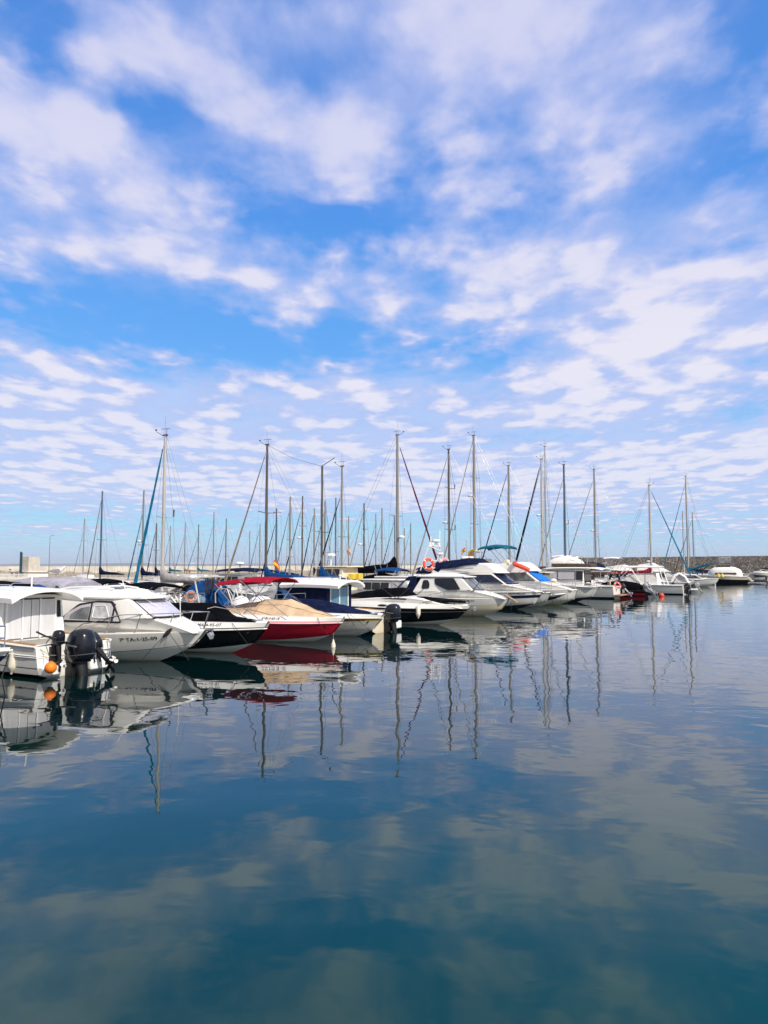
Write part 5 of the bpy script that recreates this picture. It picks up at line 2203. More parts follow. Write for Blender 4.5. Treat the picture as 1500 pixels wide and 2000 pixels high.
# far masts in front of the ribbed wall and the sky: (px, ytop, stay, furl, spreaders, radar, boom, label)
FAR = [
    (165, 1013, ((165, 1038), (143, 1126)), 'wire', (1056,), None, None, 'distant sailboat with a short mast, leftmost of all the masts'),
    (200, 959, ((198, 975), (173, 1120)), 'alu', (1055,), None, 'navy', 'distant sailboat with a navy sail cover and a tall grey mast'),
    (281, 958, ((278, 1004), (252, 1126)), 'tealsail', (1065,), 1057, 'navy', 'distant sailboat with radar halfway up its mast and teal headsail'),
    (306, 1022, ((304, 1034), (287, 1120)), 'navy', (1075,), None, 'navy', 'distant sailboat with a short mast and thin navy headsail beside the silver mast'),
    (333, 1027, ((332, 1045), (320, 1105)), 'wire', (), None, 'teal', 'distant sailboat with a yellow and red flag below its mast'),
    (362, 1020, ((360, 1045), (344, 1106)), 'wire', (1086,), None, 'tan', 'distant sailboat with a plain grey mast and no headsail strip'),
    (388, 1024, ((386, 1048), (365, 1120)), 'tealsail', (1090,), None, 'teal', 'distant sailboat with thin teal headsail and teal sail cover'),
    (418, 1000, ((416, 1025), (394, 1118)), 'wire', (1076,), None, None, 'distant sailboat with the tallest mast left of the beige headsail'),
    (442, 1013, ((440, 1035), (421, 1118)), 'tealsail', (1087,), None, None, 'distant sailboat with teal headsail behind the small Spanish flag'),
    (488, 1037, None, None, (), None, None, 'distant sailboat with a bare short mast left of the bronze ketch'),
    (508, 1023, ((506, 1033), (489, 1110)), 'tealsail', (1086,), None, None, 'distant sailboat with teal headsail just left of the ketch mast'),
    (540, 993, ((537, 1023), (519, 1096)), 'navy', (1002,), None, 'blue', 'distant sailboat just right of the ketch main mast'),
    (567, 970, ((564, 998), (543, 1096)), 'wire', (1055, 1088), None, None, 'distant sailboat with a tall slim mast between the two ketch masts'),
    (591, 969, ((589, 992), (559, 1112)), 'navy', (1028,), 1050, None, 'distant sailboat with a radar and dark blue headsail left of the mizzen'),
    (614, 993, ((611, 1006), (593, 1105)), 'navy', (1038,), None, 'navy', 'distant sailboat just right of the mizzen mast'),
    (635, 979, ((632, 1000), (609, 1106)), 'wire', (1040, 1080), None, None, 'distant sailboat with two thin spreaders left of the black headsail'),
    (656, 972, ((655, 990), (640, 1100)), 'wire', (1078,), None, None, 'distant sailboat with a slim mast rising behind the black headsail'),
    (681, 1008, None, None, (), None, None, 'distant sailboat with a plain pole mast right of the cream trawler'),
    (711, 983, ((709, 1000), (686, 1102)), 'greycan', (1034,), 1063, None, 'distant sailboat with a radar and grey headsail above the black sail cover'),
    (734, 1003, ((732, 1025), (714, 1101)), 'navy', (1072,), None, None, 'distant sailboat with a short navy headsail above the blue bimini'),
    (746, 992, ((744, 1022), (722, 1104)), 'wire', (1052,), None, None, 'distant sailboat with a dark slim mast left of the thick bronze mast'),
    (771, 1010, ((769, 1020), (748, 1104)), 'navy', (1009,), None, None, 'distant sailboat with a navy headsail touching the thick bronze mast'),
    (790, 1031, None, None, (), None, None, 'distant sailboat with a bare mast just right of the thick bronze mast'),
    (802, 1022, ((801, 1035), (786, 1100)), 'wire', (), None, None, 'distant sailboat with a small mast under the burgundy headsail'),
]
for i, (px, yt, st, fu, spr, ra_, bo, lab) in enumerate(FAR):
    hm = 10.6 + 1.6 * mnoise.cell(Vector((i * 1.7, 3.3, 0)))
    d = (hm - 3) * FPX / (1106 - yt)
    d = max(76, min(138, d))
    mt_ = ('alu', 'alublue', 'alu', 'aludark', 'alu')[i % 5]
    sb(lab, px, yt, d, 'L', st, fu, .055 if fu == 'wire' else .085, mt_, .095, bo, spr, ra_, far=True,
       flag_m=SP if i == 4 else None, boomlen=.34, hullm=('white', 'bright', 'greywhite')[i % 3], group='distant sailboats behind the front rows')


# ------------------------------------------------------------------ motor boats lying behind the front row
def bg_boat(name, label, px, d, hd, L=7.5, B=2.6, style='trawler', hullm='white', glass='glass', canopy=None, z=None, roofm='bright', extra=None, stern=False, cab=True, wn=3, cat='boat', lower=0.0):
    H = Hull(L, B, .95, 1.2, rake=L * .1, draft=.35, chine=.12, chrise=.45, blunt=.08)
    c0 = P_at(px, d, 0)
    r = thing(name, label, cat, c0, hd)
    build_hull(r, H, [(.84, hullm), (.88, 'greystripe'), (1, 'bright')], bottom='antiblue', n=14)
    if cab:
        if style == 'trawler':
            prof = [(-L * .16, 1.0), (-L * .16, 2.25 - lower), (L * .12, 2.28 - lower), (L * .17, 1.5), (L * .32, 1.35), (L * .34, 1.1)]
        elif style == 'sport':
            prof = [(-L * .3, 1.0), (-L * .26, 1.5), (-L * .02, 1.95), (L * .08, 1.95), (L * .22, 1.42), (L * .38, 1.15)]
        else:
            prof = [(-L * .3, 1.0), (-L * .28, 2.1), (L * .08, 2.15), (L * .20, 1.45), (L * .36, 1.2)]
        c = Cabin(prof, B * .42, B * .34, taper=.45, crown=.05, bow=.15)
        c.build(r, roofm, 'cabin')
        x0, x1 = prof[0][0] + .25, prof[2][0] - .05
        zl, zh = 1.52, prof[2][1] - .14
        if style == 'sport':
            c.window(r, [(-L * .2, 1.5), (-L * .02, 1.86), (L * .07, 1.86), (L * .17, 1.48)], glass)
        else:
            w_ = (x1 - x0) / wn
            for k in range(wn):
                c.window(r, [(x0 + k * w_ + .06, zl), (x0 + k * w_ + .06, zh), (x0 + (k + 1) * w_ - .06, zh), (x0 + (k + 1) * w_ - .06, zl)], glass)
        for k in range(2, len(prof) - 1):
            if prof[k][1] - prof[k + 1][1] > .35:
                c.front(r, prof[k + 1], prof[k], -.85, .85, glass)
                break
        if style != 'sport':
            b = MB()
            b.box(((prof[0][0] + prof[2][0]) / 2 - .1, 0, prof[2][1] + .07), (prof[2][0] - prof[0][0] + .7, B * .76, .09), roofm)
            b.build('roof', r, bevel=.03)
            # aft face
            b = MB()
            for y in (-.45, .3):
                b.box((prof[0][0] - .015, y, 1.85), (.03, .42, .5), glass)
                b.build('window', r)
                b = MB()
    if canopy:
        cm, cx0, cx1, cz, cw = canopy
        bimini(r, cx0, cx1, cw, cz, cm, arch=.14, drop=.14, thick=.05)
        tubes(r, 'bimini_frame', [[(cx0 + .1, s_ * cw, cz - .1), (lerp(cx0, cx1, .45), s_ * cw, 1.05)] for s_ in (-1, 1)] + [[(cx1 - .1, s_ * cw, cz - .1), (lerp(cx0, cx1, .45), s_ * cw, 1.05)] for s_ in (-1, 1)], .018)
    guard_rail(r, H, .5, .98, .55, posts=4, r=.015)
    if extra:
        extra(r, H)
    return r, H


def soft_lump(root, name, c, size, m, n=2.6, seed=0, wr=.05):
    """draped canvas over something boxy"""
    b = MB()
    rows = []
    for i in range(9):
        v = i / 8
        row = []
        for k in range(20):
            a = 2 * math.pi * k / 20
            ca, sa = math.cos(a), math.sin(a)
            den = (abs(ca) ** n + abs(sa) ** n) ** (1 / n)
            s_ = max(.02, (1 - v ** 3.2)) ** .5
            x, y = size[0] / 2 * ca / den * s_, size[1] / 2 * sa / den * s_
            z = size[2] * v
            w_ = 1 + wr * mnoise.noise(Vector((x * 2.2 + seed, y * 2.2, z * 3)))
            row.append((c[0] + x * w_, c[1] + y * w_, c[2] + z * (1 + wr * .8 * mnoise.noise(Vector((x * 3, y * 3, seed))))))
        rows.append(row)
    b.grid(rows, m, closed_v=True)
    b.add(rows[-1], [tuple(range(20))], m)
    return b.build(name, root, angle=60)


def ex_lav(r, H):
    rows = []
    b = MB()
    for i in range(13):
        u = i / 12
        x = lerp(-1.9, 1.15, u)
        e = min(1, min(u, 1 - u) * 7)
        rows.append([(x, 1.12 * math.cos(math.pi * k / 12), 2.12 + (.42 * math.sin(math.pi * k / 12) ** .55) * (.55 + .45 * e) + .05 * mnoise.noise(Vector((x * 3, k * .7, 2)))) for k in range(13)])
    b.grid(rows, 'lavender')
    b.add(rows[0], [tuple(range(13))], 'lavender')
    b.add(rows[-1], [tuple(range(13))], 'lavender')
    b.build('canopy_cover', r, angle=60)
    tubes(r, 'canopy_frame', [[(x, s_ * 1.05, 2.15), (x * .5, s_ * 1.1, 1.0)] for x in (-1.5, .9) for s_ in (-1, 1)], .02)


bl, _ = bg_boat('motor_boat', 'motor boat with a folded lavender grey canopy behind the white cruiser', 122, 31.5, R(-20), 6.5, 2.5, cab=False, extra=ex_lav)


def ex_bl(r, H):
    soft_lump(r, 'console_cover', (.9, .35, 1.5), (1.3, .9, .78), 'blue', seed=3)


bg_boat('motor_boat', 'motor boat with a black bimini and blue console cover behind the left pilothouse', 28, 29.5, R(-25), 6.4, 2.4, cab=False, canopy=('canvasblack', -2.4, .6, 2.28, 1.1), extra=ex_bl)
bg_boat('motor_boat', 'motor boat with a flat black bimini between the white cruiser and the grey spray hood', 300, 36.5, R(-28), 6.8, 2.4, cab=False, canopy=('canvasblack', -1.6, 1.1, 2.10, 1.05),
        extra=lambda r, H: tubes(r, 'windscreen_frame', [[(1.0, -.9, 1.0), (.5, -.85, 1.75), (.5, .85, 1.75), (1.0, .9, 1.0)], [(1.3, -.5, 1.0), (.55, -.4, 1.72)], [(1.3, .5, 1.0), (.55, .4, 1.72)]], .035, 'bright'))
bg_boat('motor_boat', 'low motor boat under a black top behind the white hardtop', 196, 41, R(-28), 6.6, 2.4, cab=False, canopy=('canvasblack', -.9, 1.3, 2.2, 1.0))
bg_boat('cabin_boat', 'white cabin boat with navy windows below a teal headsail', 246, 52, R(150), 6.5, 2.5, 'sport', glass='glassblue')


def ex_console(r, H):
    soft_lump(r, 'seat_cover', (1.3, -.3, .98), (1.0, 1.15, .62), 'seat', n=5, seed=2, wr=.015)
    soft_lump(r, 'cooler_cover', (.15, -.35, .98), (.55, .9, .6), 'seat', n=5, seed=4, wr=.015)
    for k, (x, y) in enumerate(((-1.1, -.5), (-2.0, .2), (2.3, .1))):
        b = MB()
        b.grid([[(x - .30 + .02 * math.sin(j), y - .3 + .6 * j / 6, 1.0 + .0) for j in range(7)], [(x - .32, y - .3 + .6 * j / 6, 1.45) for j in range(7)], [(x - .12, y - .3 + .6 * j / 6, 1.86) for j in range(7)],
                [(x + .14, y - .3 + .6 * j / 6, 1.82) for j in range(7)], [(x + .38, y - .3 + .6 * j / 6, 1.38) for j in range(7)], [(x + .62, y - .3 + .6 * j / 6, 1.0) for j in range(7)]], 'blue')
        o = b.build('chair_cover', r, angle=70)
        o.modifiers.new('t', 'SOLIDIFY').thickness = .03
    b = MB()
    for y in (-.95, -.35):
        b.tube([(-.9, y, .95), (-.95, y, 1.7), (-.7, y, 1.95), (-.2, y, 1.9), (.2, y, 1.0)], .03, 'alulight', 7)
    b.build('seat_frame', r)
    random.seed(5)
    b = MB()
    for i in range(26):
        x, y = -1.9 + random.uniform(-.35, .35), -.2 + random.uniform(-.4, .4)
        b.tube([(x, y, 2.45), (x + random.uniform(-.1, .1), y, 2.0), (x + random.uniform(-.22, .22), y + .05, 1.62)], random.uniform(.012, .025), random.choice(['rubber', 'browncan', 'rubber']), 4)
    b.build('hanging_lines', r)
    tubes(r, 'arch', [[(-1.9, s_ * .95, 1.0), (-2.3, s_ * .9, 2.3), (-1.9, s_ * .8, 2.46)] for s_ in (-1, 1)] + [[(-1.9, -.8, 2.46), (-1.9, .8, 2.46)]], .045, 'alulight', 8)


bg_boat('fishing_boat', 'open fishing boat with white seat boxes and blue chair covers behind the red bimini', 476, 36.5, R(-28), 7.6, 2.5, cab=False, extra=ex_console)


def ex_bluetarp(r, H):
    b = MB()
    rows = []
    for i in range(13):
        u = i / 12
        x = lerp(-1.1, 1.2, u)
        z = interp([(0, 1.95), (.4, 2.26), (.8, 2.22), (1, 2.05)], u)
        rows.append([(x, 1.1 * a, z - .75 * abs(a) ** 1.3 + .02 * mnoise.noise(Vector((x * 3, a * 4, 1)))) for a in [-1 + j / 5 for j in range(11)]])
    b.grid(rows, 'blue')
    o = b.build('boom_tent', r, angle=60)
    o.modifiers.new('t', 'SOLIDIFY').thickness = .015
    tubes(r, 'davit', [[(-2.3, y, .95), (-2.35, y, 1.45), (-2.1, y, 1.75), (-1.8, y, 1.55), (-1.7, y, 1.0)] for y in (-.9, .1, .85)], .032, 'alulight', 7)


bg_boat('tented_boat', 'white boat under a bright blue tarpaulin tent with curved steel davits', 412, 41, R(150), 6.8, 2.5, cab=False, extra=ex_bluetarp)


def ex_trawl(r, H):
    radar(r, (.2, .3, 3.75), .34, post=.75)
    flag(r, (-.6, -.6, 4.4), .5, .35, [(1, 'flagfaded')], droop=.6, direction=(-1, 0), staff=1.5)
    b = MB()
    b.box((-1.75, -.5, 2.25), (.5, .55, .42), 'yellow')
    b.build('crate', r, bevel=.05)
    b = MB()
    b.box((-1.75, .35, 2.24), (.45, .5, .40), 'yellow')
    b.build('crate', r, bevel=.05)


bg_boat('trawler', 'cream trawler with dark windows and yellow boxes behind the blue curtained boat', 655, 56, R(150), 8.5, 3.0, 'trawler', hullm='cream', roofm='cream', extra=ex_trawl, lower=-.62)
bg_boat('trawler', 'dark topped trawler with a Spanish flag and a radar behind the red bimini', 462, 62, R(150), 8.5, 3.0, 'trawler', canopy=('navy', -3.2, 1.2, 2.75, 1.3),
        extra=lambda r, H: (radar(r, (-.8, .5, 3.15), .36, post=.5), flag(r, (-3.6, -.4, 3.5), .9, .5, SP, droop=.8, direction=(-.3, -1), staff=1.4)))
bg_boat('hardtop_boat', 'white hardtop boat with a wooden box, right of the red bimini', 575, 47, R(150), 7.5, 2.7, 'fly', hullm='white',
        extra=lambda r, H: (MB().box((-2.6, .2, 1.5), (.9, .7, .8), 'wood').build('wooden_box', r, bevel=.03), None)[1])


def ex_tent(r, H):
    canvas_wedge(r, [(-3.4, 1.0), (-2.7, 2.0), (-1.2, 2.1), (-1.2, 1.0)], 1.15, 1.0, 'clear', 'clear_tent')
    tubes(r, 'tent_frame', [[(-3.4, s_ * 1.17, 1.0), (-2.7, s_ * 1.03, 2.02), (-1.2, s_ * 1.03, 2.12)] for s_ in (-1, 1)] + [[(-2.6, -1.04, 2.02), (-2.0, -1.16, 1.0)], [(-2.0, -1.04, 2.05), (-2.9, -1.16, 1.1)]], .022, 'rubber')


bg_boat('trawler', 'cream cabin boat with a clear plastic tent behind the black canvas cruiser', 748, 49, R(150), 8.0, 2.8, 'trawler', hullm='cream', roofm='bright', extra=ex_tent, lower=.22)
bg_boat('motor_boat', 'motor boat with a square blue bimini over black cockpit canvas', 772, 57, R(-30), 7.5, 2.6, cab=False, canopy=('blue', -1.3, .75, 2.78, 1.05),
        extra=lambda r, H: soft_lump(r, 'cockpit_cover', (-1.2, 0, 1.0), (4.6, 2.1, 1.45), 'canvasblack', seed=6))
bg_boat('cabin_boat', 'white cabin boat with curtained side windows behind the navy stern canvas', 806, 55, R(-30), 7.5, 2.7, 'fly', glass='curtain')


def ex_rings(r, H):
    tubes(r, 'gantry', [[(-2.6, s_ * 1.1, 1.0), (-2.4, s_ * 1.05, 3.35)] for s_ in (-1, 1)] + [[(-2.4, -1.05, 3.35), (-2.4, 1.05, 3.35)], [(-2.5, -1.1, 2.3), (-2.5, 1.1, 2.3)], [(-2.4, -1.05, 3.35), (-.6, -1.0, 3.3)], [(-2.4, 1.05, 3.35), (-.6, 1.0, 3.3)],
          [(-.6, -1.0, 3.3), (-.4, -1.0, 1.1)], [(-.6, 1.0, 3.3), (-.4, 1.0, 1.1)], [(-2.4, .4, 3.3), (-2.4, .4, 4.9)], [(-2.4, -.9, 3.3), (-2.5, -1.0, 4.3)]], .03, 'steel', 6)
    radar(r, (-2.4, .75, 3.5), .3, post=.2)
    b = MB()
    b.box((-2.3, -.35, 3.55), (.5, .55, .35), 'bright')
    b.build('antenna_box', r, bevel=.05)
    flag(r, (-2.5, -1.0, 4.3), .75, .5, [(.3, 'flagyellow'), (.4, 'flagfaded'), (.3, 'flagyellow')], droop=.3, direction=(1, -.3), staff=1.0)
    soft_lump(r, 'cockpit_cover', (-.2, .0, 2.3), (2.2, 1.9, .75), 'navy', seed=8)


br_, _ = bg_boat('cruiser', 'cruiser with a steel antenna gantry and life rings above the white hardtop', 858, 56, R(150), 8.5, 2.9, 'fly', extra=ex_rings)
ring('lifebuoy', 'bright red lifebuoy high on the steel gantry', at(837, 1102, 53.5), .36, .10, (.35, -1, .15), 'ringred')
ring('lifebuoy', 'faded pink lifebuoy beside the bright red one', at(869, 1102, 54.5), .37, .085, (.55, -1, .1), 'ringpink')
ring('lifebuoy', 'faded orange lifebuoy with a yellow strap on a stern rail', at(373, 1165, 37.4), .20, .055, (.25, -1, .05), 'ringorange')
ring('lifebuoy', 'small orange lifebuoy near the white boat with navy windows', at(259, 1143, 50.0), .21, .06, (.3, -1, 0), 'ringorange')
bg_boat('flybridge_boat', 'flybridge boat with navy covers half hidden behind the navy flybridge yacht', 893, 62, R(-30), 9, 3.1, 'trawler', canopy=('navy', -3.2, .2, 2.95, 1.35),
        extra=lambda r, H: (radar(r, (-1.6, 0, 3.95), .3, post=.8), tubes(r, 'antenna_mast', [[(-1.8, .6, 3.0), (-1.9, .6, 4.6)], [(-1.2, -.5, 3.0), (-1.25, -.5, 4.2)]], .03, 'alulight'))[0])


def ex_crd(r, H):
    soft_lump(r, 'canopy', (-1.4, 0, 2.25), (3.9, 2.3, 1.75), 'whitecan', n=4.5, seed=31, wr=.05)
    b = MB()
    b.box((.75, 0, 2.75), (.5, 2.0, .5), 'browncan')
    b.build('wheel_cover', r, bevel=.1)
    tubes(r, 'canopy_frame', [[(-3.4, s_ * 1.1, 1.2), (-3.2, s_ * 1.05, 3.9), (-2.4, s_ * 1.0, 4.1)] for s_ in (-1, 1)], .03, 'alulight')


bg_boat('motor_yacht', 'motor yacht under a pale canvas canopy behind the blue windscreen cover', 1078, 74, R(150), 9, 3.2, 'fly', extra=ex_crd)


def ex_fly2(r, H):
    f = Cabin([(-2.4, 2.3), (-2.2, 2.9), (.2, 3.2), (.6, 3.1), (1.2, 2.32)], 1.25, 1.0, taper=.3, bow=.3)
    f.build(r, 'bright', 'flybridge')
    bimini(r, -2.6, -.2, 1.1, 4.3, 'whitecan', arch=.12, drop=.1)
    tubes(r, 'bimini_frame', [[(x, s_ * 1.08, 4.2), (-1.2, s_ * 1.1, 2.6)] for x in (-2.5, -.3) for s_ in (-1, 1)], .025)
    radar(r, (-2.6, .3, 3.4), .3, post=.5)


bg_boat('flybridge_boat', 'cream flybridge boat with a seat back rising beside the blue grey mast', 1122, 92, R(-30), 10, 3.4, 'trawler', extra=ex_fly2)
bg_boat('flybridge_boat', 'flybridge boat draped with navy canvas above the curtained sedan cruiser', 1168, 98, R(-30), 10, 3.4, 'trawler',
        extra=lambda r, H: (soft_lump(r, 'flybridge_cover', (-1.6, 0, 2.35), (5.2, 2.6, 1.25), 'navy', seed=21), radar(r, (-2.9, .2, 4.1), .3, post=.6))[0])
bg_boat('flybridge_boat', 'flybridge boat with a white framed sun top and dark windows near the red sail cover', 1215, 112, R(-30), 10, 3.4, 'trawler', extra=ex_fly2, glass='glassblue')
bg_boat('cruiser', 'cruiser with a navy bimini and antenna mast above the red sail cover', 1246, 108, R(150), 9, 3.1, 'fly', canopy=('navy', -2.8, .4, 3.0, 1.2),
        extra=lambda r, H: (radar(r, (-1.5, .3, 3.6), .3, post=.5), tubes(r, 'antenna_mast', [[(-2.6, -.9, 1.0), (-2.6, -.9, 4.4), (-2.6, .9, 4.4), (-2.6, .9, 1.0)], [(-2.6, 0, 4.4), (-2.6, 0, 5.0)]], .03, 'alulight'))[0])
bg_boat('cabin_boat', 'low white cabin boat with a black cockpit cover left of the planked cabin boat', 1330, 116, R(-30), 7.5, 2.7, 'sport', glass='glassblue',
        extra=lambda r, H: soft_lump(r, 'cockpit_cover', (-1.9, 0, 1.0), (2.6, 2.0, .9), 'canvasblack', seed=41))
bg_boat('motor_yacht', 'white motor yacht with raked dark windscreen under the teal headsail foot', 1290, 104, R(-30), 11, 3.5, 'fly', glass='glassblue',
        extra=lambda r, H: Cabin([(-3.0, 2.28), (-2.8, 3.2), (-1.0, 3.45), (.8, 2.32)], 1.4, 1.1, taper=.3, bow=.3).build(r, 'bright', 'flybridge'))


# ------------------------------------------------------------------ right end of the front row
def details_none(r, H):
    pass


def boat_l():
    H = Hull(10.5, 3.5, 1.15, 1.5, rake=1.0, draft=.5, chine=.15, stern=.95)
    loc, rz = place_stern(H, 1204, 70, R(150))
    r = thing('sedan_yacht', 'white sedan yacht with curtained windows lying stern out, people on its aft deck', 'boat', loc, rz)
    build_hull(r, H, [(.86, 'white'), (.90, 'greystripe'), (1, 'bright')], bottom='antiblue', cockpit=(.02, .26, .45, .22), rail='ringwhite', rail_r=.03)
    c = Cabin([(-2.5, 1.1), (-2.5, 2.72), (1.2, 2.75), (2.6, 1.75), (4.2, 1.55), (4.6, 1.35)], 1.55, 1.30, taper=.4, crown=.06, bow=.3)
    c.build(r, 'bright', 'saloon', bevel=.05)
    c.window(r, [(-1.65, 1.75), (-1.65, 2.52), (.9, 2.55), (2.0, 1.85), (1.9, 1.75)], 'curtain', 'rubber', r=.06, fw=.05)
    b = MB()
    c.side_poly(b, rounded([(-2.42, 1.6), (-2.42, 2.55), (-1.8, 2.55), (-1.8, 1.7)], .06), .02, 'glass', 1)
    c.side_poly(b, [(-.05, 1.76), (-.05, 2.52), (0.02, 2.52), (0.02, 1.76)], .03, 'rubber', 1)
    b.build('window_post', r)
    b = MB()
    b.box((-2.54, 0, 1.9), (.06, 2.3, 1.45), 'glass')
    b.build('saloon_door', r)
    b = MB()
    rows = []
    for i in range(9):
        u = i / 8
        rows.append([(lerp(-4.3, 1.6, u), 1.5 * a, 2.86 + .10 * (1 - a * a) - .15 * (2 * u - 1) ** 4) for a in [-1 + j / 4 for j in range(9)]])
    b.grid(rows, 'bright')
    o = b.build('roof', r)
    o.modifiers.new('t', 'SOLIDIFY').thickness = .09
    b = MB()
    b.box((-1.2, -.2, 3.12), (3.9, 2.2, .30), 'browncan')
    b.build('roof_cover', r, bevel=.08)
    tubes(r, 'roof_post', [[(-4.1, s_ * 1.4, 1.2), (-4.1, s_ * 1.42, 2.75)] for s_ in (-1, 1)], .035)
    for k in range(5):
        b = MB()
        b.box((-2.9 - k * .34, 1.35 - k * .10, 1.46 - k * .09), (.22, .9, .1), 'whitecan')
        b.build('deck_cushion', r, bevel=.03)
    b = MB()
    b.box((-5.55, 0, .32), (.75, 3.0, .12), 'teak')
    b.build('swim_platform', r, bevel=.03)
    guard_rail(r, H, .35, .98, .6, posts=7, r=.016)
    return r, H


rl, Hl = boat_l()
o = outboard(thing('spare_outboard', 'grey outboard clamped to the sedan yacht stern', 'outboard', world(rl, (-5.5, -1.25, 0)), rl.rotation_euler[2]), (0, 0, .75), tilt=R(38), sc=.85, cowl='legblack', leg='greycowl')
ring('lifebuoy', 'red lifebuoy at the feet of the people on the sedan yacht', at(1206, 1143, 69.6), .26, .075, (.3, -1, .5), 'ringred')

# tender with covered outboards
H = Hull(4.6, 2.0, .55, .75, rake=.7, draft=.2, chine=.1, chrise=.3, blunt=.25, tm=.6)
loc, rz = place_stern(H, 1262, 74.5, R(150))
r = thing('tender', 'dark red tender with grey outboards under a draped black cover', 'boat', loc, rz)
build_hull(r, H, [(.55, 'red'), (1, 'canvasblack')], bottom='red', deck='canvasblack')
soft_lump(r, 'boat_cover', (.2, 0, .55), (4.4, 2.0, .98), 'canvasblack', seed=13, wr=.09)
outboard(r, (-2.3, -.35, .75), tilt=R(30), sc=.95, cowl='greycowl', leg='greycowl')
outboard(r, (-2.3, .5, .75), tilt=R(42), sc=.8, cowl='greycowl', leg='greycowl', name='spare_motor')
ball_buoy('ball_buoy', 'small red buoy floating behind the tender with the black cover', on_water(1292, 1163, .1), .26, 'ringred', rope=.4)

# white boat with a pipe-frame top
def ex_ttop(r, H):
    bimini(r, -2.2, 1.3, 1.2, 3.02, 'bright', arch=.08, drop=.04, thick=.08, name='hardtop')
    tubes(r, 'top_frame', [[(-2.0, s_ * 1.15, 3.0), (-2.6, s_ * 1.2, 1.0)] for s_ in (-1, 1)] + [[(1.0, s_ * 1.15, 3.0), (-.2, s_ * 1.2, 1.0)] for s_ in (-1, 1)] + [[(1.2, s_ * 1.15, 3.0), (3.0, s_ * 1.05, 1.1)] for s_ in (-1, 1)], .05, 'bright', 8)
    canvas_wedge(r, [(-1.9, 1.0), (-1.7, 2.25), (.7, 2.2), (2.9, 1.15), (2.9, 1.0)], 1.18, .95, 'whitecan', 'canvas_cover')
    outboard(r, (-H.L / 2 - .05, .2, .45), tilt=R(8), sc=1.1)
    b = MB()
    for s_ in (-1, 1):
        b.tube([(-1.75, s_ * .98, 2.2), (.7, s_ * .98, 2.15), (2.85, s_ * 1.17, 1.16)], .03, 'greystripe', 6)
        b.build('canvas_edge', r)
        b = MB()
        b.tube([(-.6, s_ * 1.2, 1.02), (-.6, s_ * .98, 2.2)], .02, 'greystripe', 6)
        b.build('canvas_zip', r)
        b = MB()


bg_boat('fishing_boat', 'white boat with a pipe frame sun top over white canvas covers', 1252, 82, R(150), 8.8, 3.0, cab=False, extra=ex_ttop)


def boat_n():
    H = Hull(8.6, 3.0, 1.15, 1.55, rake=.9, draft=.4, chine=.2, stern=.96)
    loc, rz = place_stern(H, 1348, 86, R(158))
    r = thing('motor_boat', 'white motor boat with a curved arch, swim steps and a grey outboard leg', 'boat', loc, rz)
    build_hull(r, H, [(.50, 'greywhite'), (.54, 'greystripe'), (.97, 'white'), (1, 'bright')], bottom='anti', cockpit=(.03, .4, .4, .2), rail='ringwhite', rail_r=.035)
    c = Cabin([(-.7, 1.15), (-.6, 2.1), (1.2, 2.1), (2.4, 1.6), (3.4, 1.5)], 1.3, 1.05, taper=.4)
    c.build(r, 'bright', 'cabin')
    c.window(r, [(-.4, 1.6), (-.4, 1.98), (1.1, 1.98), (1.6, 1.65)], 'glass')
    b = MB()
    for s_ in (-1, 1):
        b.tube([(-2.2, s_ * 1.35, 1.1), (-2.6, s_ * 1.3, 1.9), (-3.1, s_ * 1.15, 2.15), (-3.7, s_ * 1.25, 1.75), (-4.1, s_ * 1.35, 1.0)], .14, 'bright', 10)
    b.tube([(-3.0, -1.15, 2.15), (-3.0, 1.15, 2.15)], .12, 'bright', 10)
    b.build('arch', r)
    canvas_wedge(r, [(-2.5, 1.1), (-2.9, 2.0), (-3.4, 2.0), (-3.9, 1.1)], 1.2, 1.0, 'clear', 'clear_screen')
    b = MB()
    b.box((-4.65, 0, .35), (.8, 2.6, .14), 'bright')
    b.build('swim_platform', r, bevel=.04)
    outboard(r, (-4.9, .3, .55), tilt=R(25), sc=.8, cowl='greycowl', leg='greycowl')
    return r, H


rn, Hn = boat_n()
fender('fender', 'black fender against the white motor boat with the curved arch', world(rn, Hn.side(.22, .75, 1, .14)), .6, .13, m='rubber', top=world(rn, Hn.sheer(.22, 1, .02)))


def boat_p():
    H = Hull(6.6, 2.4, .95, 1.2, rake=.6, draft=.3, chine=.1, chrise=.5, blunt=.06)
    loc, rz = place(H, 1404, 1123, 108, R(-25))
    r = thing('cabin_boat', 'small white planked cabin boat with a blue windscreen and pointed bow', 'boat', loc, rz)
    build_hull(r, H, [(.2, 'white'), (.22, 'greystripe'), (.45, 'white'), (.47, 'greystripe'), (.7, 'white'), (.72, 'greystripe'), (1, 'bright')], bottom='white')
    c = Cabin([(-1.9, .95), (-1.8, 1.75), (.3, 1.78), (1.0, 1.3), (2.2, 1.15)], 1.0, .82, taper=.5)
    c.build(r, 'bright', 'cabin')
    c.window(r, [(-1.3, 1.3), (-1.25, 1.65), (.1, 1.66), (.6, 1.3)], 'glassblue')
    c.front(r, (1.0, 1.3), (.3, 1.78), -.85, .85, 'glassblue')
    guard_rail(r, H, .5, .98, .5, posts=5, r=.018)
    tubes(r, 'pulpit_hoop', [[(-.6, -1.15, 1.0), (-.4, -1.18, 1.55), (.6, -1.12, 1.5), (.8, -1.05, 1.05)]], .03, 'rubber')


boat_p()


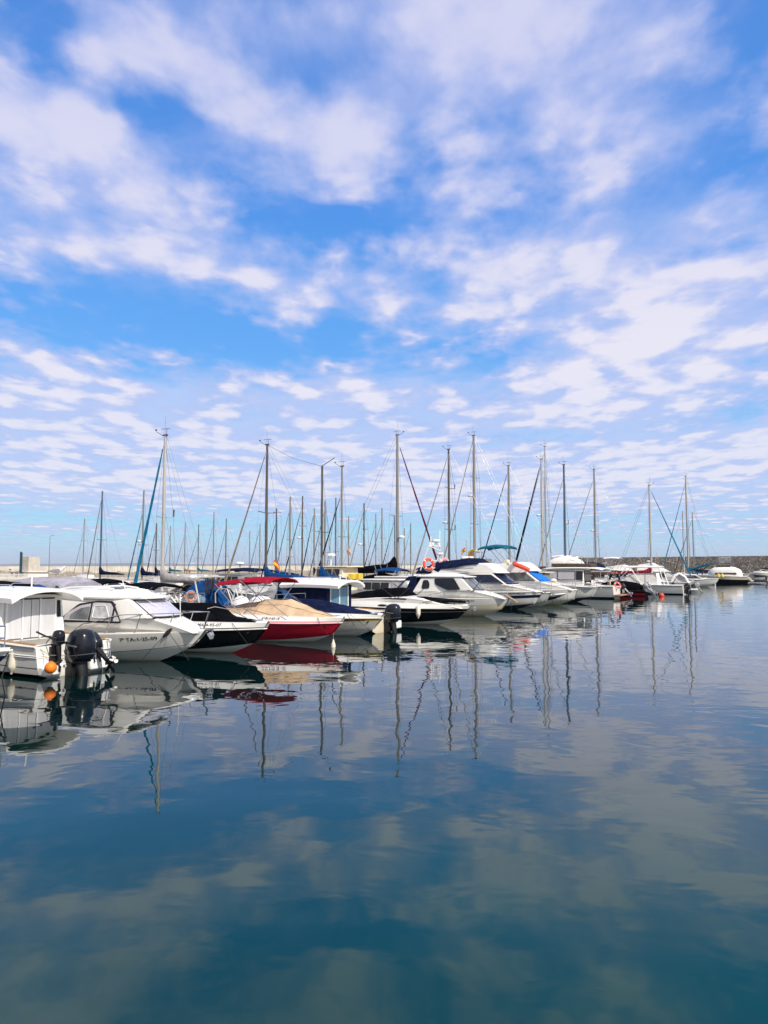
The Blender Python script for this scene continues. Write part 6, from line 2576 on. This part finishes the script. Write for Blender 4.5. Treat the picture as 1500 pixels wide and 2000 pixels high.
def boat_q():
    H = Hull(8.0, 2.9, 1.2, 1.5, rake=1.1, draft=.4, chine=.2, stern=.96)
    loc, rz = place_stern(H, 1458, 131, R(160))
    r = thing('sport_cruiser', 'sport cruiser wrapped in white canvas with pale stern steps near the breakwater', 'boat', loc, rz)
    build_hull(r, H, [(.45, 'black'), (.5, 'white'), (1, 'cream')], bottom='anti', rail='ringwhite', rail_r=.04)
    soft_lump(r, 'canvas_cover', (-.5, 0, 1.2), (5.6, 2.7, 1.85), 'whitecan', n=3.4, seed=17, wr=.03)
    b = MB()
    b.box((-.3, 0, 3.02), (2.2, 1.5, .14), 'canvasblack')
    b.build('roof_hatch', r, bevel=.05)
    b = MB()
    for s_ in (-1, 1):
        b.box((-.5, s_ * 1.33, 1.72), (3.4, .06, .3), 'browncan')
        b.build('window_strip', r)
        b = MB()
    b = MB()
    for k in range(3):
        b.box((-4.1 - k * .3, -.3, 1.0 - k * .28), (.5, 2.4, .22), 'cream')
    b.build('stern_steps', r, bevel=.05)
    tubes(r, 'canopy_hoop', [[(3.3, s_ * 1.3, 1.3), (3.1, s_ * 1.1, 2.4), (2.0, s_ * 1.05, 3.25)] for s_ in (-1, 1)], .06, 'rubber')


boat_q()
q = thing('yellow_float', 'pair of yellow floats hung beside the white canvas sport cruiser', 'float', at(1407, 1126, 112))
for k in (-1, 1):
    b = MB()
    b.lathe([(0, -.32), (.16, -.3), (.2, -.2), (.2, .2), (.16, .3), (0, .32)], 12, (k * .28, 0, .1), (0, .3, 1), 'yellow')
    b.build('float_body', q)

# small craft at the far right
H = Hull(4.2, 1.9, .55, .75, rake=.5, draft=.2, blunt=.25, tm=.6)
r = thing('inflatable_dinghy', 'black inflatable dinghy with an outboard beside the pale stern steps', 'dinghy', P_at(1470, 136, 0), R(172))
b = MB()
b.tube([(-2.1, .75, .38), (1.0, .75, .42), (1.8, .45, .52), (2.1, 0, .58), (1.8, -.45, .52), (1.0, -.75, .42), (-2.1, -.75, .38)], .26, 'rubber', 10)
b.build('inflated_tube', r)
b = MB()
b.box((-.2, 0, .22), (3.6, 1.3, .12), 'greystripe')
b.box((-2.0, 0, .4), (.1, 1.3, .5), 'greystripe')
b.build('floor', r)
outboard(r, (-2.1, 0, .65), tilt=R(8), sc=.75)
bg_boat('motor_boat', 'tiny white motor boat alone beneath the far stone breakwater', 1487, 225, R(185), 7.5, 2.7, 'sport', canopy=('canvasblack', -2.6, -.4, 2.4, 1.1))
bg_boat('motor_boat', 'far white boat with a dark top between breakwater and teal boom', 1378, 165, R(-30), 8, 2.8, 'fly', glass='glassblue')
bg_boat('motor_boat', 'far white launch partly hidden by the white canvas sport cruiser', 1428, 178, R(-30), 8, 2.8, 'sport')
# twin solar panels on a stern frame
r = thing('solar_panel', 'pair of grey solar panels on a tall frame before the breakwater', 'solar panels', P_at(1416, 141, 0))
for k in (-1, 1):
    b = MB()
    b.box((k * .62, 0, 4.1), (1.16, .06, 1.0), 'glassgrey')
    b.build('panel', r)
tubes(r, 'frame', [[(x, .06, 0), (x, .06, 4.6)] for x in (-1.1, 0, 1.1)] + [[(-1.2, .08, 3.58), (1.2, .08, 3.58)], [(-1.2, .08, 4.62), (1.2, .08, 4.62)]], .035, 'alu')


# ------------------------------------------------------------------ people and birds
def person(label, loc, rz, top, legs, lean=.25, arm=.6, hair='hairdark', reach=1):
    root = thing('person', label, 'person', loc, rz)
    V = [((0, 0, .93), .135, .11), ((.03, 0, 1.12), .13, .10), ((.08 + lean * .25, 0, 1.38), .155, .10), ((.10 + lean * .42, 0, 1.50), .06, .06), ((.14 + lean * .5, 0, 1.60), .085, .09), ((.15 + lean * .55, 0, 1.73), .07, .075),
         ((0, .10, .88), .10, .10), ((.03, .11, .48), .068, .068), ((-.02, .12, .08), .045, .045), ((.12, .13, .035), .045, .03),
         ((0, -.10, .88), .10, .10), ((.05, -.12, .48), .068, .068), ((0, -.13, .08), .045, .045), ((.14, -.14, .035), .045, .03),
         ((.08 + lean * .25, .20, 1.40), .058, .058), ((.14 + lean * .2, .26, 1.13), .045, .045), ((.34 + arm * .15, .18, 1.05), .032, .032), ((.43 + arm * .15, .15, 1.06), .036, .02),
         ((.08 + lean * .25, -.20, 1.40), .058, .058), ((.18 + lean * .2, -.25, 1.14), .045, .045), ((.36 + arm * .1, -.14, 1.12), .032, .032), ((.45 + arm * .1, -.11, 1.13), .036, .02)]
    E = [(0, 1), (1, 2), (2, 3), (3, 4), (4, 5), (0, 6), (6, 7), (7, 8), (8, 9), (0, 10), (10, 11), (11, 12), (12, 13), (2, 14), (14, 15), (15, 16), (16, 17), (2, 18), (18, 19), (19, 20), (20, 21)]
    me = bpy.data.meshes.new('person_body')
    me.from_pydata([v[0] for v in V], E, [])
    o = bpy.data.objects.new('body', me)
    col.objects.link(o)
    sk = o.modifiers.new('skin', 'SKIN')
    for i, v in enumerate(V):
        me.skin_vertices[0].data[i].radius = (v[1], v[2])
        me.skin_vertices[0].data[i].use_root = (i == 0)
    o.modifiers.new('sub', 'SUBSURF').levels = 1
    dg = bpy.context.evaluated_depsgraph_get()
    m2 = bpy.data.meshes.new_from_object(o.evaluated_get(dg))
    bpy.data.objects.remove(o)
    for k in ('skin', top, legs, 'rubber'):
        m2.materials.append(MT[k])
    for p in m2.polygons:
        c = p.center
        hand = c.x > .36 + arm * .1 and c.z < 1.3
        if c.z > 1.49 or hand:
            p.material_index = 0
        elif c.z > .90:
            p.material_index = 1
        elif c.z > .09:
            p.material_index = 2
        else:
            p.material_index = 3
        p.use_smooth = True
    o = bpy.data.objects.new('body', m2)
    col.objects.link(o)
    o.parent = root
    b = MB()
    hx = .145 + lean * .55
    rows = []
    for i in range(7):
        a = math.pi / 2 * i / 6
        rows.append([(hx - .02 + .105 * math.cos(a) * math.cos(k * .5236), .10 * math.cos(a) * math.sin(k * .5236), 1.70 + .12 * math.sin(a)) for k in range(12)])
    b.grid(rows, hair, closed_v=True)
    b.build('hair', root)
    b = MB()
    b.tube([(hx + .09, 0, 1.68), (hx + .125, 0, 1.64), (hx + .09, 0, 1.63)], [.012, .018, .012], 'skin', 6)
    b.build('nose', root)
    for s_ in (-1, 1):
        b = MB()
        for f in range(4):
            y = s_ * (.13 - f * .018)
            x = .45 + arm * .12
            z = 1.06 if s_ > 0 else 1.13
            b.tube([(x, y, z), (x + .045, y, z - .005), (x + .075 - .004 * f, y - .004, z - .03)], [.010, .009, .007], 'skin', 5)
        b.tube([(x - .03, s_ * .09, z + .01), (x + .02, s_ * .065, z + .02)], [.011, .008], 'skin', 5)
        b.build('fingers', root)
    return root


pz = .82
person('person in dark top and pale trousers bending forward on the yacht aft deck', P_at(1190, 70.5, pz), R(-20), 'cloth_dark', 'cloth_pale', lean=.35, arm=.7)
person('person in dark jacket and blue trousers facing the other on the aft deck', P_at(1209, 71.2, pz), R(170), 'cloth_dark', 'cloth_blue', lean=.3, arm=.5)


def gull(label, loc, rz, sc=1.0, brown=False):
    root = thing('seagull', label, 'seagull', loc, rz)
    b = MB()
    st = [(-.30, .17, .01), (-.24, .175, .035), (-.12, .185, .075), (0, .20, .09), (.10, .225, .08), (.16, .27, .055), (.19, .315, .05), (.225, .33, .045), (.25, .325, .02)]
    rows = [[(x * sc, r_ * math.cos(k * math.pi / 5) * .85 * sc, (z + r_ * math.sin(k * math.pi / 5)) * sc) for k in range(10)] for x, z, r_ in st]
    b.grid(rows, 'featherbrown' if brown else 'feather', closed_v=True)
    b.build('body', root)
    for s_ in (-1, 1):
        w = MB()
        rows = []
        for i in range(7):
            u = i / 6
            x = lerp(.09, -.36, u)
            hh = .075 * math.sin(math.pi * min(1, u * .75 + .25)) * (1 - .5 * u)
            rows.append([(x * sc, s_ * (.085 - .05 * u) * sc, (.215 - .02 * u + hh) * sc), (x * sc, s_ * (.098 - .06 * u) * sc, (.20 - .015 * u) * sc), (x * sc, s_ * (.08 - .05 * u) * sc, (.17 - hh * .5) * sc)])
        w.grid(rows, 'featherbrown' if brown else 'feathergrey')
        w.build('wing', root)
    k = MB()
    k.lathe([(.016, 0), (.012, .04), (.003, .075)], 6, (.26 * sc, 0, .322 * sc), (1, 0, -.25), 'beak')
    k.build('beak', root)
    for s_ in (-1, 1):
        l = MB()
        l.tube([(.0, s_ * .035 * sc, .13 * sc), (.01, s_ * .035 * sc, 0)], .008 * sc, 'beak', 5)
        l.tube([(.0, s_ * .035 * sc, .006), (.06 * sc, s_ * .035 * sc, .006)], .008 * sc, 'beak', 4)
        l.build('leg', root)
    return root


gp = at(113, 1125.5, 31.2)
gull('white gull with grey wings standing on the lavender grey canopy', gp, R(8), 1.15)
gull('small brown gull on the flat roof edge of the white building', P_at(20, 136.5, 2.12), R(150), 1.3, True)


# ------------------------------------------------------------------ sea haze
b = MB()
b.box((0, 11900, 99), (47800, 23900, 200))
hz = b.build('haze', fix=False, smooth=False)
hm_ = bpy.data.materials.new('sea_haze')
hm_.use_nodes = True
T = NT(hm_.node_tree)
T.n.clear()
ho = T.new('ShaderNodeOutputMaterial')
hv = T.new('ShaderNodeVolumePrincipled')
hv.inputs['Color'].default_value = (.75, .84, .95, 1)
hv.inputs['Density'].default_value = 0.00005
T.l.new(hv.outputs[0], ho.inputs['Volume'])
hz.data.materials.append(hm_)
tag(hz, kind='stuff')
